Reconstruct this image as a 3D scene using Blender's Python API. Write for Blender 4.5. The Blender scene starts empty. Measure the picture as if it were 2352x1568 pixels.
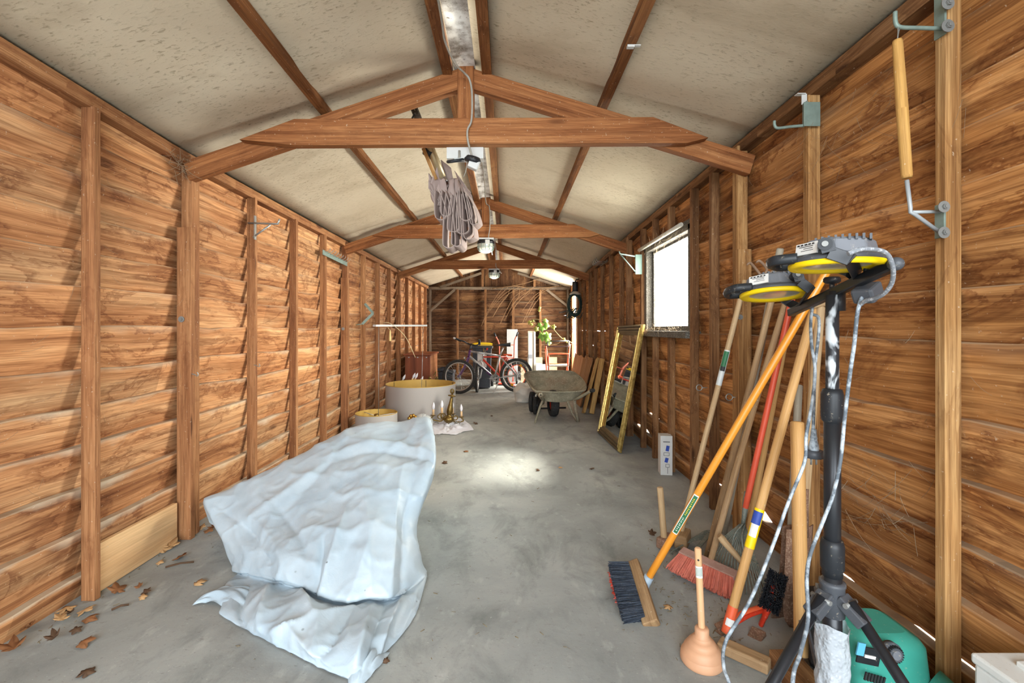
import bpy, bmesh, math, random
from math import sin, cos, pi, radians, sqrt, atan2, exp
from mathutils import Vector, Matrix, Euler, noise as mnoise
random.seed(7)
S = bpy.context.scene
COL = S.collection

# ------------------------------------------------------------ camera, light, exposure
FPX, VX, VY, CZ = 1050.0, 1163.0, 755.0, 1.12
cam_d = bpy.data.cameras.new('camera')
cam_d.sensor_width = 36.0
cam_d.lens = FPX / 2352 * 36.0
cam_d.shift_x = (1176 - VX) / 2352
cam_d.shift_y = (VY - 784) / 2352
cam_d.clip_start = 0.02
cam = bpy.data.objects.new('camera', cam_d)
cam.location = (0, 0, CZ); cam.rotation_euler = (pi / 2, 0, 0)
COL.objects.link(cam); S.camera = cam

S.view_settings.view_transform = 'Standard'
S.view_settings.look = 'None'
S.view_settings.gamma = 1.0
S.view_settings.use_curve_mapping = False
S.view_settings.exposure = 0.88
S.cycles.use_denoising = True
S.cycles.max_bounces = 8
S.cycles.diffuse_bounces = 5
S.cycles.sample_clamp_indirect = 6.0

w = bpy.data.worlds.new('overcast_sky'); S.world = w; w.use_nodes = True
bg = w.node_tree.nodes['Background']
bg.inputs['Color'].default_value = (0.86, 0.93, 1.0, 1)
bg.inputs['Strength'].default_value = 2.2

def lamp(name, kind, loc, rot, energy, color=(1, 1, 1), **kw):
    d = bpy.data.lights.new(name, kind); d.energy = energy; d.color = color
    for k, v in kw.items(): setattr(d, k, v)
    o = bpy.data.objects.new(name, d); o.location = loc; o.rotation_euler = rot
    COL.objects.link(o); return o
# sun through the side window (soft, high on the right)
sun = lamp('sun_light', 'SUN', (6, 4, 8), (0, radians(41.5), 0), 8.0, (1.0, 0.93, 0.80), angle=radians(11))
# daylight of the open doors behind the camera
lamp('open_door_daylight', 'AREA', (-0.2, -4.6, 2.2), (radians(82), 0, 0), 330, (0.88, 0.95, 1.0), shape='RECTANGLE', size=6.0, size_y=3.0)
# daylight at the window and at the side opening at the far end
lamp('window_daylight', 'AREA', (2.55, 3.75, 1.75), (0, radians(82), 0), 540, (1.0, 0.97, 0.9), shape='RECTANGLE', size=1.6, size_y=1.9)
lamp('side_opening_daylight', 'AREA', (1.72, 9.15, 1.1), (0, radians(88), 0), 130, (1.0, 0.96, 0.88), shape='RECTANGLE', size=1.7, size_y=0.9)

# ------------------------------------------------------------ helpers
Z = Vector((0, 0, 1))
def P(px, py, Y): return Vector(((px - VX) * Y / FPX, Y, CZ - (py - VY) * Y / FPX))
def F(px, py, z=0.0):
    Y = FPX * (CZ - z) / (py - VY); return Vector(((px - VX) * Y / FPX, Y, z))
def srgb(h):
    h = h.lstrip('#'); out = []
    for i in (0, 2, 4):
        c = int(h[i:i + 2], 16) / 255
        out.append(c / 12.92 if c <= 0.04045 else ((c + 0.055) / 1.055) ** 2.4)
    return (*out, 1)
def rnd(a, b): return random.uniform(a, b)
def frame(d, up=None):
    d = d.normalized(); up = up or (Z if abs(d.z) < 0.95 else Vector((0, 1, 0)))
    s = d.cross(up).normalized(); u = s.cross(d).normalized()
    return s, u
def catmull(pts, n=6):
    pts = [Vector(p) for p in pts]; out = []
    for i in range(len(pts) - 1):
        p0 = pts[max(i - 1, 0)]; p1 = pts[i]; p2 = pts[i + 1]; p3 = pts[min(i + 2, len(pts) - 1)]
        for k in range(n):
            t = k / n
            out.append(0.5 * ((2 * p1) + (p2 - p0) * t + (2 * p0 - 5 * p1 + 4 * p2 - p3) * t * t + (3 * p1 - p0 - 3 * p2 + p3) * t ** 3))
    out.append(pts[-1]); return out

class MB:
    def __init__(s): s.V = []; s.Fs = []; s.U = []; s.U2 = []; s.M = []; s.sm = []
    def v(s, p): s.V.append(tuple(p)); return len(s.V) - 1
    def f(s, idx, uv=None, m=0, smooth=False, uv2=None):
        s.Fs.append(tuple(idx)); s.U.append(uv or [(s.V[i][0] + s.V[i][1] * .7, s.V[i][2] + s.V[i][1] * .3) for i in idx])
        s.U2.append(uv2 or [(0.5, 0.5)] * len(idx)); s.M.append(m); s.sm.append(smooth)
    def beam(s, p0, p1, w, h, up=None, m=0, w1=None, h1=None):
        p0 = Vector(p0); p1 = Vector(p1); d = p1 - p0; L = d.length; a, b = frame(d, up)
        w1 = w if w1 is None else w1; h1 = h if h1 is None else h1; o = rnd(0, 40); i0 = len(s.V)
        for p, ww, hh in ((p0, w, h), (p1, w1, h1)):
            for x, y in ((-1, -1), (1, -1), (1, 1), (-1, 1)): s.v(p + a * (x * ww / 2) + b * (y * hh / 2))
        c = [0, w, w + h, 2 * w + h, 2 * w + 2 * h]
        for k in range(4):
            j = (k + 1) % 4
            s.f((i0 + k, i0 + j, i0 + 4 + j, i0 + 4 + k), [(o, c[k]), (o, c[k + 1]), (o + L, c[k + 1]), (o + L, c[k])], m)
        e = [(o, 0), (o + .02, 0), (o + .02, h), (o, h)]
        s.f((i0 + 3, i0 + 2, i0 + 1, i0), e, m); s.f((i0 + 4, i0 + 5, i0 + 6, i0 + 7), e, m); return s
    def box(s, c, sz, R=None, m=0):
        c = Vector(c); R = R or Matrix.Identity(3); k = max(range(3), key=lambda i: sz[i]); ax = [Vector(R.col[i]) for i in range(3)]
        d = ax[k] * (sz[k] / 2); o = [i for i in range(3) if i != k]
        L = ax[o[0]]; U = ax[o[1]]
        sd, u = frame(d, U); w = sz[o[0]]; h = sz[o[1]]
        return s.beam(c - d, c + d, w, h, U, m)
    def tube(s, pts, r, n=10, cap=True, closed=False, m=0, smooth=True, squash=None):
        pts = [Vector(p) for p in pts]; N = len(pts); rs = r if isinstance(r, (list, tuple)) else [r] * N
        rings = []; up = None; acc = rnd(0, 9); accs = []
        for i, p in enumerate(pts):
            if closed: d = pts[(i + 1) % N] - pts[i - 1]
            else: d = pts[min(i + 1, N - 1)] - pts[max(i - 1, 0)]
            if d.length < 1e-9: d = Vector((0, 0, 1))
            d.normalize()
            if up is None: a, b = frame(d)
            else:
                b = up - d * up.dot(d)
                if b.length < 1e-6: a, b = frame(d)
                else: b.normalize(); a = d.cross(b)
            up = b; row = []
            for k in range(n):
                t = 2 * pi * k / n
                row.append(s.v(p + a * (cos(t) * rs[i] * (squash[0] if squash else 1)) + b * (sin(t) * rs[i] * (squash[1] if squash else 1))))
            rings.append(row); acc += (pts[i] - pts[i - 1]).length if i else 0; accs.append(acc)
        if closed: rings.append(rings[0]); accs.append(acc + (pts[0] - pts[-1]).length)
        for i in range(len(rings) - 1):
            rr = rs[i % N]
            for k in range(n):
                j = (k + 1) % n
                c0 = k / n * 2 * pi * rr; c1 = (k + 1) / n * 2 * pi * rr
                s.f((rings[i][k], rings[i][j], rings[i + 1][j], rings[i + 1][k]), [(accs[i], c0), (accs[i], c1), (accs[i + 1], c1), (accs[i + 1], c0)], m, smooth)
        if cap and not closed:
            s.f(rings[0][::-1], None, m); s.f(rings[-1], None, m)
        return s
    def lathe(s, prof, n=24, M=None, m=0, smooth=True, cap=False, flip=False):
        M = M or Matrix.Identity(4); rings = []; acc = 0; ac = []
        for i, (r, z) in enumerate(prof):
            rings.append([s.v(M @ Vector((r * cos(2 * pi * k / n), r * sin(2 * pi * k / n), z))) for k in range(n)])
            if i: acc += sqrt((r - prof[i - 1][0]) ** 2 + (z - prof[i - 1][1]) ** 2)
            ac.append(acc)
        for i in range(len(rings) - 1):
            for k in range(n):
                j = (k + 1) % n; r = prof[i][0]
                q = (rings[i][k], rings[i][j], rings[i + 1][j], rings[i + 1][k]); a0 = k / n * 2 * pi * max(r, .01); a1 = (k + 1) / n * 2 * pi * max(r, .01)
                s.f(q if not flip else q[::-1], [(a0, ac[i]), (a1, ac[i]), (a1, ac[i + 1]), (a0, ac[i + 1])], m, smooth)
        if cap: s.f(rings[0][::-1], None, m); s.f(rings[-1], None, m)
        return s
    def prism(s, poly, t, M=None, m=0):
        M = M or Matrix.Identity(4); n = len(poly); o = rnd(0, 30)
        a = [s.v(M @ Vector((x, y, -t / 2))) for x, y in poly]; b = [s.v(M @ Vector((x, y, t / 2))) for x, y in poly]
        s.f(a[::-1], [(x + o, y) for x, y in poly][::-1], m); s.f(b, [(x + o, y) for x, y in poly], m)
        for i in range(n):
            j = (i + 1) % n
            s.f((a[i], a[j], b[j], b[i]), [(poly[i][0] + o, poly[i][1]), (poly[j][0] + o, poly[j][1]), (poly[j][0] + o, poly[j][1] + t), (poly[i][0] + o, poly[i][1] + t)], m)
        return s
    def grid(s, fn, nu, nv, m=0, smooth=True, closeu=False, us=1, vs=1, flip=False):
        g = [[s.v(fn(i / nu, j / nv)) for i in range(nu if closeu else nu + 1)] for j in range(nv + 1)]
        W = len(g[0])
        for j in range(nv):
            for i in range(nu):
                i1 = (i + 1) % W
                q = (g[j][i], g[j][i1], g[j + 1][i1], g[j + 1][i])
                s.f(q[::-1] if flip else q, None if us == 0 else ([(i / nu * us, j / nv * vs), ((i + 1) / nu * us, j / nv * vs), ((i + 1) / nu * us, (j + 1) / nv * vs), (i / nu * us, (j + 1) / nv * vs)][::-1 if flip else 1]), m, smooth)
        return g
    def ball(s, c, r, nu=12, nv=8, m=0, R=None):
        c = Vector(c); r = (r, r, r) if not isinstance(r, (tuple, list)) else r; R = R or Matrix.Identity(3)
        def fn(u, v):
            t = 2 * pi * u; p = pi * (v * .998 + .001)
            return c + R @ Vector((r[0] * sin(p) * cos(t), r[1] * sin(p) * sin(t), -r[2] * cos(p)))
        s.grid(fn, nu, nv, m=m, closeu=True); return s
    def build(s, name, mats, parent=None, bevel=0, solid=0, sub=0, origin=None, autosm=False):
        me = bpy.data.meshes.new(name)
        off = Vector((0, 0, 0)) if parent is None else parent_world(parent)
        if origin is not None: off = Vector(origin)
        me.from_pydata([(x - off.x, y - off.y, z - off.z) for x, y, z in s.V], [], s.Fs)
        ul = me.uv_layers.new(name='UVMap'); u2 = me.uv_layers.new(name='board')
        ul.data.foreach_set('uv', [c for f in s.U for uv in f for c in uv])
        u2.data.foreach_set('uv', [c for f in s.U2 for uv in f for c in uv])
        if not isinstance(mats, (list, tuple)): mats = [mats]
        for mm in mats: me.materials.append(mm)
        me.polygons.foreach_set('material_index', s.M); me.polygons.foreach_set('use_smooth', s.sm)
        me.validate(); me.update()
        o = bpy.data.objects.new(name, me); COL.objects.link(o)
        if parent is not None:
            o.parent = parent
            if origin is not None: o.location = Vector(origin) - parent_world(parent)
        elif origin is not None: o.location = origin
        if solid:
            q = o.modifiers.new('thickness', 'SOLIDIFY'); q.thickness = solid; q.offset = 0
        if sub:
            q = o.modifiers.new('smooth', 'SUBSURF'); q.levels = sub; q.render_levels = sub
        if bevel:
            q = o.modifiers.new('edge', 'BEVEL'); q.width = bevel; q.segments = 2; q.limit_method = 'ANGLE'; q.angle_limit = radians(40)
        return o
def parent_world(o):
    p = Vector(o.location)
    while o.parent is not None: o = o.parent; p += Vector(o.location)
    return p
def thing(name, label, cat, loc, group=None):
    o = bpy.data.objects.new(name, None); o.empty_display_size = .1; COL.objects.link(o)
    o.location = loc; tag(o, label, cat, group); return o
def tag(o, label, cat, group=None, kind=None):
    o['label'] = label; o['category'] = cat
    if group: o['group'] = group
    if kind: o['kind'] = kind
    return o
def struct(o, label=None, cat=None, group=None):
    o['kind'] = 'structure'
    if label: o['label'] = label
    if cat: o['category'] = cat
    if group: o['group'] = group
    return o
def copy_tree(o, loc, parent=None):
    c = o.copy(); COL.objects.link(c)
    if parent is not None: c.parent = parent; c.matrix_parent_inverse = o.matrix_parent_inverse.copy()
    else: c.location = loc
    for ch in list(o.children): copy_tree(ch, None, c)
    return c

# ------------------------------------------------------------ materials
class N:
    def __init__(s, name):
        s.m = bpy.data.materials.new(name); s.m.use_nodes = True; s.t = s.m.node_tree
        s.b = s.t.nodes['Principled BSDF']; s.o = s.t.nodes['Material Output']
    def n(s, ty, **kw):
        q = s.t.nodes.new(ty)
        for k, v in kw.items(): setattr(q, k, v)
        return q
    def put(s, sock, v):
        if hasattr(v, 'node'): s.t.links.new(v, sock)
        else: sock.default_value = v
    def coord(s, kind='Object'): return s.n('ShaderNodeTexCoord').outputs[kind]
    def uv(s, layer): q = s.n('ShaderNodeUVMap'); q.uv_map = layer; return q.outputs[0]
    def map(s, vec, scale=(1, 1, 1), loc=(0, 0, 0), rot=(0, 0, 0)):
        q = s.n('ShaderNodeMapping'); s.put(q.inputs['Vector'], vec); s.put(q.inputs['Scale'], scale); s.put(q.inputs['Location'], loc); s.put(q.inputs['Rotation'], rot); return q.outputs[0]
    def noise(s, vec, scale=5, detail=4, rough=.55, dist=0):
        q = s.n('ShaderNodeTexNoise'); s.put(q.inputs['Vector'], vec)
        for k, v in (('Scale', scale), ('Detail', detail), ('Roughness', rough), ('Distortion', dist)): s.put(q.inputs[k], v)
        return q.outputs['Fac']
    def voro(s, vec, scale=5, feat='F1', out='Distance', rand=1):
        q = s.n('ShaderNodeTexVoronoi'); q.feature = feat; s.put(q.inputs['Vector'], vec); s.put(q.inputs['Scale'], scale); s.put(q.inputs['Randomness'], rand); return q.outputs[out]
    def white(s, vec): q = s.n('ShaderNodeTexWhiteNoise'); s.put(q.inputs['Vector'], vec); return q.outputs['Value']
    def ramp(s, fac, stops, interp='LINEAR'):
        q = s.n('ShaderNodeValToRGB'); s.put(q.inputs[0], fac); e = q.color_ramp.elements; q.color_ramp.interpolation = interp
        while len(e) < len(stops): e.new(.5)
        for k, (p, c) in enumerate(stops):
            e[k].position = p; e[k].color = c if not isinstance(c, (int, float)) else (c, c, c, 1)
        return q.outputs[0]
    def mix(s, a, b, fac, mode='MIX'):
        q = s.n('ShaderNodeMix'); q.data_type = 'RGBA'; q.blend_type = mode
        s.put(q.inputs[0], fac); s.put(q.inputs[6], a); s.put(q.inputs[7], b); return q.outputs[2]
    def math(s, op, a, b=0.0, c=None):
        q = s.n('ShaderNodeMath'); q.operation = op; s.put(q.inputs[0], a); s.put(q.inputs[1], b)
        if c is not None: s.put(q.inputs[2], c)
        return q.outputs[0]
    def sep(s, vec): q = s.n('ShaderNodeSeparateXYZ'); s.put(q.inputs[0], vec); return q.outputs
    def comb(s, x, y, z): q = s.n('ShaderNodeCombineXYZ'); s.put(q.inputs[0], x); s.put(q.inputs[1], y); s.put(q.inputs[2], z); return q.outputs[0]
    def rand(s): return s.n('ShaderNodeObjectInfo').outputs['Random']
    def bump(s, h, strength=.3, dist=.01): q = s.n('ShaderNodeBump'); s.put(q.inputs['Height'], h); s.put(q.inputs['Strength'], strength); s.put(q.inputs['Distance'], dist); s.put(s.b.inputs['Normal'], q.outputs[0])
    def done(s, col=None, rough=.7, metal=0, spec=.3, **kw):
        if col is not None: s.put(s.b.inputs['Base Color'], col)
        s.put(s.b.inputs['Roughness'], rough); s.put(s.b.inputs['Metallic'], metal); s.put(s.b.inputs['Specular IOR Level'], spec)
        for k, v in kw.items(): s.put(s.b.inputs[k.replace('_', ' ')], v)
        return s.m

def plain(name, h, rough=.6, metal=0, var=.12, scale=14, spec=.35, dust=0.0, dustcol='#b8ab95', **kw):
    """solid colour with slight mottling, optional dust specks"""
    n = N(name); c = srgb(h); co = n.coord()
    f = n.noise(co, scale, 5)
    col = n.mix(c, (*[x * (1 - var) for x in c[:3]], 1), n.ramp(f, [(.3, 0.0), (.7, 1.0)]))
    if dust:
        d = n.noise(co, scale * 6, 6, .7)
        col = n.mix(col, srgb(dustcol), n.ramp(d, [(.62 - dust * .3, 0.0), (.70, min(1, .5 + dust))]))
    return n.done(col, rough, metal, spec, **kw)

def wood(name, dark, mid, light, stain=.5, grain=.5, boards=False, grey=0.0, greycol='#b9ad98', rough=.75, knots=.6, dust=0.0, tint=.25, spec=.2, fine=1.0, greylow=0.0):
    n = N(name); uv = n.uv('UVMap'); r = n.rand()
    off = n.comb(n.math('MULTIPLY', r, 37.0), n.math('MULTIPLY', r, 11.3), n.math('MULTIPLY', r, 5.0))
    va = n.n('ShaderNodeVectorMath'); va.operation = 'ADD'; n.put(va.inputs[0], uv); n.put(va.inputs[1], off); p = va.outputs[0]
    big = n.noise(n.map(p, (.9, 7, 1)), 1.0, 5, .6, .25)
    col = n.ramp(big, [(.28, srgb(dark)), (.48, srgb(mid)), (.72, srgb(light))])
    ring = n.noise(n.map(p, (.8, 42, 1)), 1.0, 3, .55, .5)
    col = n.mix(col, (.28, .16, .09, 1), n.math('MULTIPLY', n.ramp(ring, [(.40, 1.0), (.56, 0.0)]), grain * .75), 'MULTIPLY')
    r2_ = n.noise(n.map(p, (1.6, 95, 1), (7, 3, 0)), 1.0, 2, .5, .3)
    col = n.mix(col, (.42, .29, .2, 1), n.math('MULTIPLY', n.ramp(r2_, [(.36, 1.0), (.52, 0.0)]), grain * .7), 'MULTIPLY')
    fineg = n.noise(n.map(p, (7, 260, 1)), 1.0, 2, .6)
    col = n.mix(col, (.5, .42, .36, 1), n.math('MULTIPLY', n.ramp(fineg, [(.38, 1.0), (.6, 0.0)]), .55 * fine), 'MULTIPLY')
    if knots:
        kn = n.voro(n.map(p, (1.6, 5.5, 1)), 1.0)
        col = n.mix(col, (.16, .08, .045, 1), n.math('MULTIPLY', n.ramp(kn, [(.07, 1.0), (.13, 0.0)]), knots), 'MULTIPLY')
    if stain:
        st = n.noise(n.map(p, (2.0, 6.0, 1), (3, 9, 0)), 1.0, 6, .62, .5)
        col = n.mix(col, (.34, .21, .15, 1), n.math('MULTIPLY', n.ramp(st, [(.47, 0.0), (.535, 1.0), (.548, .22), (.75, .42)]), stain), 'MULTIPLY')
        s2 = n.noise(n.map(p, (5, 16, 1), (13, 2, 0)), 1.0, 4, .65, .4)
        col = n.mix(col, (.2, .13, .09, 1), n.math('MULTIPLY', n.ramp(s2, [(.6, 0.0), (.72, 1.0)]), stain * .7), 'MULTIPLY')
    if boards:
        b = n.uv('board'); x, y, z = n.sep(b)
        wv = n.white(n.comb(n.math('FLOOR', x), 0.0, 0.0))
        col = n.mix(col, n.ramp(wv, [(0, (.70, .66, .62, 1)), (.5, (.95, .93, .9, 1)), (1, (1.25, 1.22, 1.15, 1))]), tint * 2, 'MULTIPLY')
        if grey:
            gw = n.math('ADD', y, n.math('MULTIPLY', n.noise(n.map(p, (3, 6, 1)), 1.0, 4), -.9))
            g = n.math('MULTIPLY', n.ramp(gw, [(-.0, 0.0), (.42, 0.0), (.66, 1.0)]), grey)
            # weathered bloom is stronger on the low boards
            zc = n.sep(n.coord())[2]
            lowk = n.ramp(zc, [(0.05, 1.0), (.95, 1.0), (1.0, 1.0)]) if not greylow else n.ramp(n.math('MULTIPLY', zc, .5), [(.30, 1.0), (.62, 1 - greylow)])
            col = n.mix(col, srgb(greycol), n.math('MULTIPLY', g, lowk))
    if dust:
        up = n.sep(n.n('ShaderNodeNewGeometry').outputs['Normal'])[2]
        dn = n.math('MULTIPLY', n.ramp(up, [(.35, 0.0), (.8, 1.0)]), dust)
        dn = n.math('MULTIPLY', dn, n.ramp(n.noise(n.map(p, (5, 5, 1)), 1.0, 3), [(.3, .25), (.65, 1.0)]))
        col = n.mix(col, srgb('#b0a68f'), dn)
    sp = n.noise(n.coord(), 90, 2, .5)
    col = n.mix(col, srgb('#cbb9a0'), n.ramp(sp, [(.70, 0.0), (.76, .55)]))
    n.bump(n.math('ADD', n.math('MULTIPLY', ring, .5), n.math('MULTIPLY', fineg, .5)), .35, .004)
    return n.done(col, rough, 0, spec)
# ------------------------------------------------------------ structure
M_wall_l = wood('board_wood_left', '#a86f45', '#d29b6b', '#e6bf91', stain=.65, grain=.55, boards=True, grey=.75, greycol='#c8bca6', dust=.6, tint=.3, greylow=.75)
M_wall_r = wood('board_wood_right', '#895930', '#c68f56', '#e2ae74', stain=.75, grain=.6, boards=True, grey=.12, dust=.55, tint=.35)
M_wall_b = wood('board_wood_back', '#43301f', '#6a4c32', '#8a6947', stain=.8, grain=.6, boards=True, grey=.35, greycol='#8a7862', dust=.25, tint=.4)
M_stud_l = wood('stud_wood_left', '#86583a', '#aa7850', '#c69668', stain=.3, grain=.45, knots=.8)
M_stud_r = wood('stud_wood_right', '#8f6840', '#b88c58', '#d0ac78', stain=.35, grain=.55, knots=.8)
M_stud_rd = wood('stud_wood_weathered', '#5e4128', '#8a6440', '#ab8660', stain=.5, grain=.5, knots=.8)
M_truss = wood('truss_wood', '#84522f', '#a56d42', '#bb8658', stain=.2, grain=.55, knots=.7)
M_purlin = wood('purlin_wood', '#5c3a22', '#8e5f38', '#a97a4c', stain=.5, grain=.5)
M_grey_wood = wood('grey_weathered_wood', '#5a5044', '#7d7161', '#958a78', stain=.3, grain=.5)
M_pale = wood('fresh_pale_board', '#c99a68', '#deb584', '#ecc998', stain=.06, grain=.18, knots=.3, fine=.4)

DL, YB, YF = 1.75, 10.1, -1.0
def DR(y): return 1.32 + max(0, y - 4.5) * .0145
def eaveL(y): return 2.06 + max(0, 2.5 - y) * .05
def eaveR(y): return 2.17 - (y - 1.5) * .017
RX = -0.217
def ridge(y): return 2.57 - .004 * (y - 2.4)
def roof(x, y):
    if x < RX: t = (x + DL) / (RX + DL); return eaveL(y) * (1 - t) + ridge(y) * t
    t = (x - RX) / (DR(y) - RX); return ridge(y) * (1 - t) + eaveR(y) * t

# floor: concrete slab
nf = N('concrete_floor'); co = nf.coord()
base = nf.ramp(nf.noise(co, 1.3, 6, .6, .4), [(.3, srgb('#7e8281')), (.5, srgb('#989c99')), (.7, srgb('#adb0ab'))])
d2 = nf.noise(nf.map(co, (2.2, 1.2, 1), (5, 2, 0)), 2.2, 8, .68, .5)
base = nf.mix(base, srgb('#606564'), nf.ramp(d2, [(.50, 0.0), (.70, .6)]))
d3 = nf.noise(nf.map(co, (1, 1.6, 1)), 16, 6, .7)
base = nf.mix(base, srgb('#58534a'), nf.ramp(d3, [(.60, 0.0), (.74, .5)]))
d4 = nf.noise(nf.map(co, (1.4, .7, 1), (8, 1, 0)), 9, 5, .6)
base = nf.mix(base, srgb('#c2c5c0'), nf.ramp(d4, [(.60, 0.0), (.76, .5)]))
cr = nf.voro(nf.map(co, (1, 1, 1), (0, 0, 0)), .55, 'DISTANCE_TO_EDGE')
crd = nf.noise(co, 3, 6)
d5 = nf.noise(nf.map(co, (1, 1.5, 1), (2, 5, 0)), 55, 4, .7)
base = nf.mix(base, srgb('#5c5d59'), nf.ramp(d5, [(.60, 0.0), (.72, .55)])); base = nf.mix(base, srgb('#d6d8d4'), nf.ramp(d5, [(.28, .5), (.36, 0.0)]))
nf.bump(nf.math('ADD', d3, d2), .12, .01)
M_floor = nf.done(base, .62, 0, .32)
m = MB()
def ff(u, v): return Vector((-2.6 + 5.2 * u, -7 + (YB + 7.8) * v, 0))
m.grid(ff, 2, 4, smooth=False)
b0 = [m.v((x, y, -.12)) for x, y in ((-2.6, -7), (2.6, -7), (2.6, YB + .8), (-2.6, YB + .8))]; m.f(b0[::-1])
struct(m.build('floor', M_floor), 'worn grey concrete floor of the shed with dirt streaks', 'floor')

# ceiling: pale fibre sheets following the two roof slopes
nc = N('ceiling_sheet'); co = nc.coord(); uvc = nc.uv('UVMap')
b1 = nc.ramp(nc.noise(co, 1.1, 5, .6), [(.3, srgb('#bcae96')), (.7, srgb('#cfc4ad'))])
fl = nc.noise(nc.map(co, (34, 88, 34), (0, 0, 0), (0, 0, .18)), 1.0, 4, .62, .6)
msk = nc.noise(co, 2.0, 3)
b1 = nc.mix(b1, srgb('#7d6f58'), nc.math('MULTIPLY', nc.ramp(fl, [(.55, 0.0), (.68, .7)]), nc.ramp(msk, [(.36, .3), (.6, 1.0)])))
b1 = nc.mix(b1, srgb('#a1917a'), nc.ramp(nc.noise(nc.map(co, (1, 2.2, 1), (4, 1, 0)), 1.6, 5, .6, .6), [(.52, 0.0), (.72, .55)]))
nc.bump(fl, .15, .004)
M_ceil = nc.done(b1, .85, 0, .2)
m = MB(); seams = [-.02, 2.38, 4.74, 7.12]
def sag(y):
    s = 0
    for q in seams:
        if -.7 < y - q <= 0: s -= .020 * (1 - cos(2 * pi * min(1, (y - q + .42) / .42))) * .5 if y - q > -.42 else 0
        if 0 < y - q < .02: s += .012
    return s
ys = sorted(set([YF] + [round(YF + .12 * k, 3) for k in range(93)] + [q for q in seams] + [q + .015 for q in seams] + [YB + .1]))
for side in (0, 1):
    rows = []
    for y in ys:
        if side == 0: xs = [-DL - .02 + (RX - .05 + DL + .02) * k / 8 for k in range(9)]
        else: xs = [RX + .035 + (DR(y) + .02 - RX - .035) * k / 8 for k in range(9)]
        rows.append([m.v((x, y, roof(x, y) + sag(y) * sin(pi * min(1, max(0, (k if side == 0 else 8 - k) / 8))) ** .3)) for k, x in enumerate(xs)])
    for j in range(len(ys) - 1):
        for k in range(8): m.f((rows[j][k], rows[j + 1][k], rows[j + 1][k + 1], rows[j][k + 1]), None, 0, True)
o = m.build('ceiling', M_ceil)
q = o.modifiers.new('thickness', 'SOLIDIFY'); q.thickness = .03; q.offset = -1
struct(o, 'pale beige sheet roof lining with brown flecks on both slopes', 'ceiling')

# lapped board walls
def board_wall(name, mat, seams, span, xin, top, hole=None, gaps=(), seed=1, wav=.012, axis='y', bellow=0.0):
    """seams: heights where a lower board's top edge shows. xin(y): inner face; boards slope outwards to their foot."""
    a, b = span; m = MB(); st = .10; n = int((b - a) / st); rs = random.Random(seed)
    zs = [0.0] + sorted(seams) + [None]
    def wv(k, y): return wav * (mnoise.noise((y * 1.7, k * 9.1 + seed, 0)) + .6 * mnoise.noise((y * 5.3, k * 3.3, seed)))
    sgn = -1 if name == 'wall_left' else 1
    def pt(dep, y, z):
        if axis == 'y': return (xin(y) + sgn * dep, y, z)
        return (y, YB + dep, z)
    for k in range(len(zs) - 1):
        breaks = sorted(rs.uniform(a, b) for _ in range(2)); bid = [rs.randint(0, 900) for _ in range(3)]; voff = rs.uniform(0, 60)
        for i in range(n):
            y0 = a + (b - a) * i / n; y1 = a + (b - a) * (i + 1) / n; ym = (y0 + y1) / 2
            if hole and hole[0] < ym < hole[1] and zs[k] >= hole[2] - .09 and (zs[k + 1] or 9) <= hole[3] + .09: continue
            id_ = bid[sum(1 for q in breaks if ym > q)]
            cols = []
            for y in (y0, y1):
                zb = zs[k] + (wv(k, y) if k else 0) - (.014 if k else 0); g = max([(gs + .014) * min(1, max(0, (y - ga) / .05)) * min(1, max(0, (gb - y) / .05)) for (gk, ga, gb, gs) in gaps if gk == k] + [0]); zb2 = zb + g
                zt = (zs[k + 1] + wv(k + 1, y)) if zs[k + 1] is not None else top(y) + .03
                H = zt - zb
                cup = .004 * mnoise.noise((y * .9, k * 5.0, seed + 3))
                cols.append([m.v(pt(.040, y, zb2)), m.v(pt(.026 + cup, y, zb + H * .33)), m.v(pt(.010 + cup, y, zb + H * .72)), m.v(pt(0.0, y, zt - .004)), m.v(pt(.004, y, zt)), m.v(pt(.040, y, zt))])
            vv = [0, .33, .72, .97, 1, 1]
            for j in range(5):
                if zs[k + 1] is None and j >= 3: continue
                q = (cols[0][j], cols[1][j], cols[1][j + 1], cols[0][j + 1])
                za, zb_ = voff + vv[j] * .165, voff + vv[j + 1] * .165
                uv = [(y0, za), (y1, za), (y1, zb_), (y0, zb_)]; u2 = [(id_ + .5, vv[j]), (id_ + .5, vv[j]), (id_ + .5, vv[j + 1]), (id_ + .5, vv[j + 1])]
                m.f(q, uv, 0, j < 3, u2)
    return m.build(name, mat)

SL = [.106, .287, .464, .643, .795, .953, 1.129, 1.297, 1.439, 1.59, 1.748, 1.904]
SR = [.133, .316, .491, .676, .852, 1.032, 1.208, 1.378, 1.543, 1.721, 1.861, 2.02]
WY0, WY1, WZ0, WZ1 = 3.17, 4.29, 1.09, 1.84
SRw = [.133, .316, .491, .676, .852, 1.09, 1.24, 1.39, 1.543, 1.70, 1.84, 2.02]
wl = board_wall('wall_left', M_wall_l, SL, (YF, YB), lambda y: -DL, eaveL, seed=3, wav=.013)
struct(wl, 'long left wall of lapped brown boards between studs', 'wall')
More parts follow.
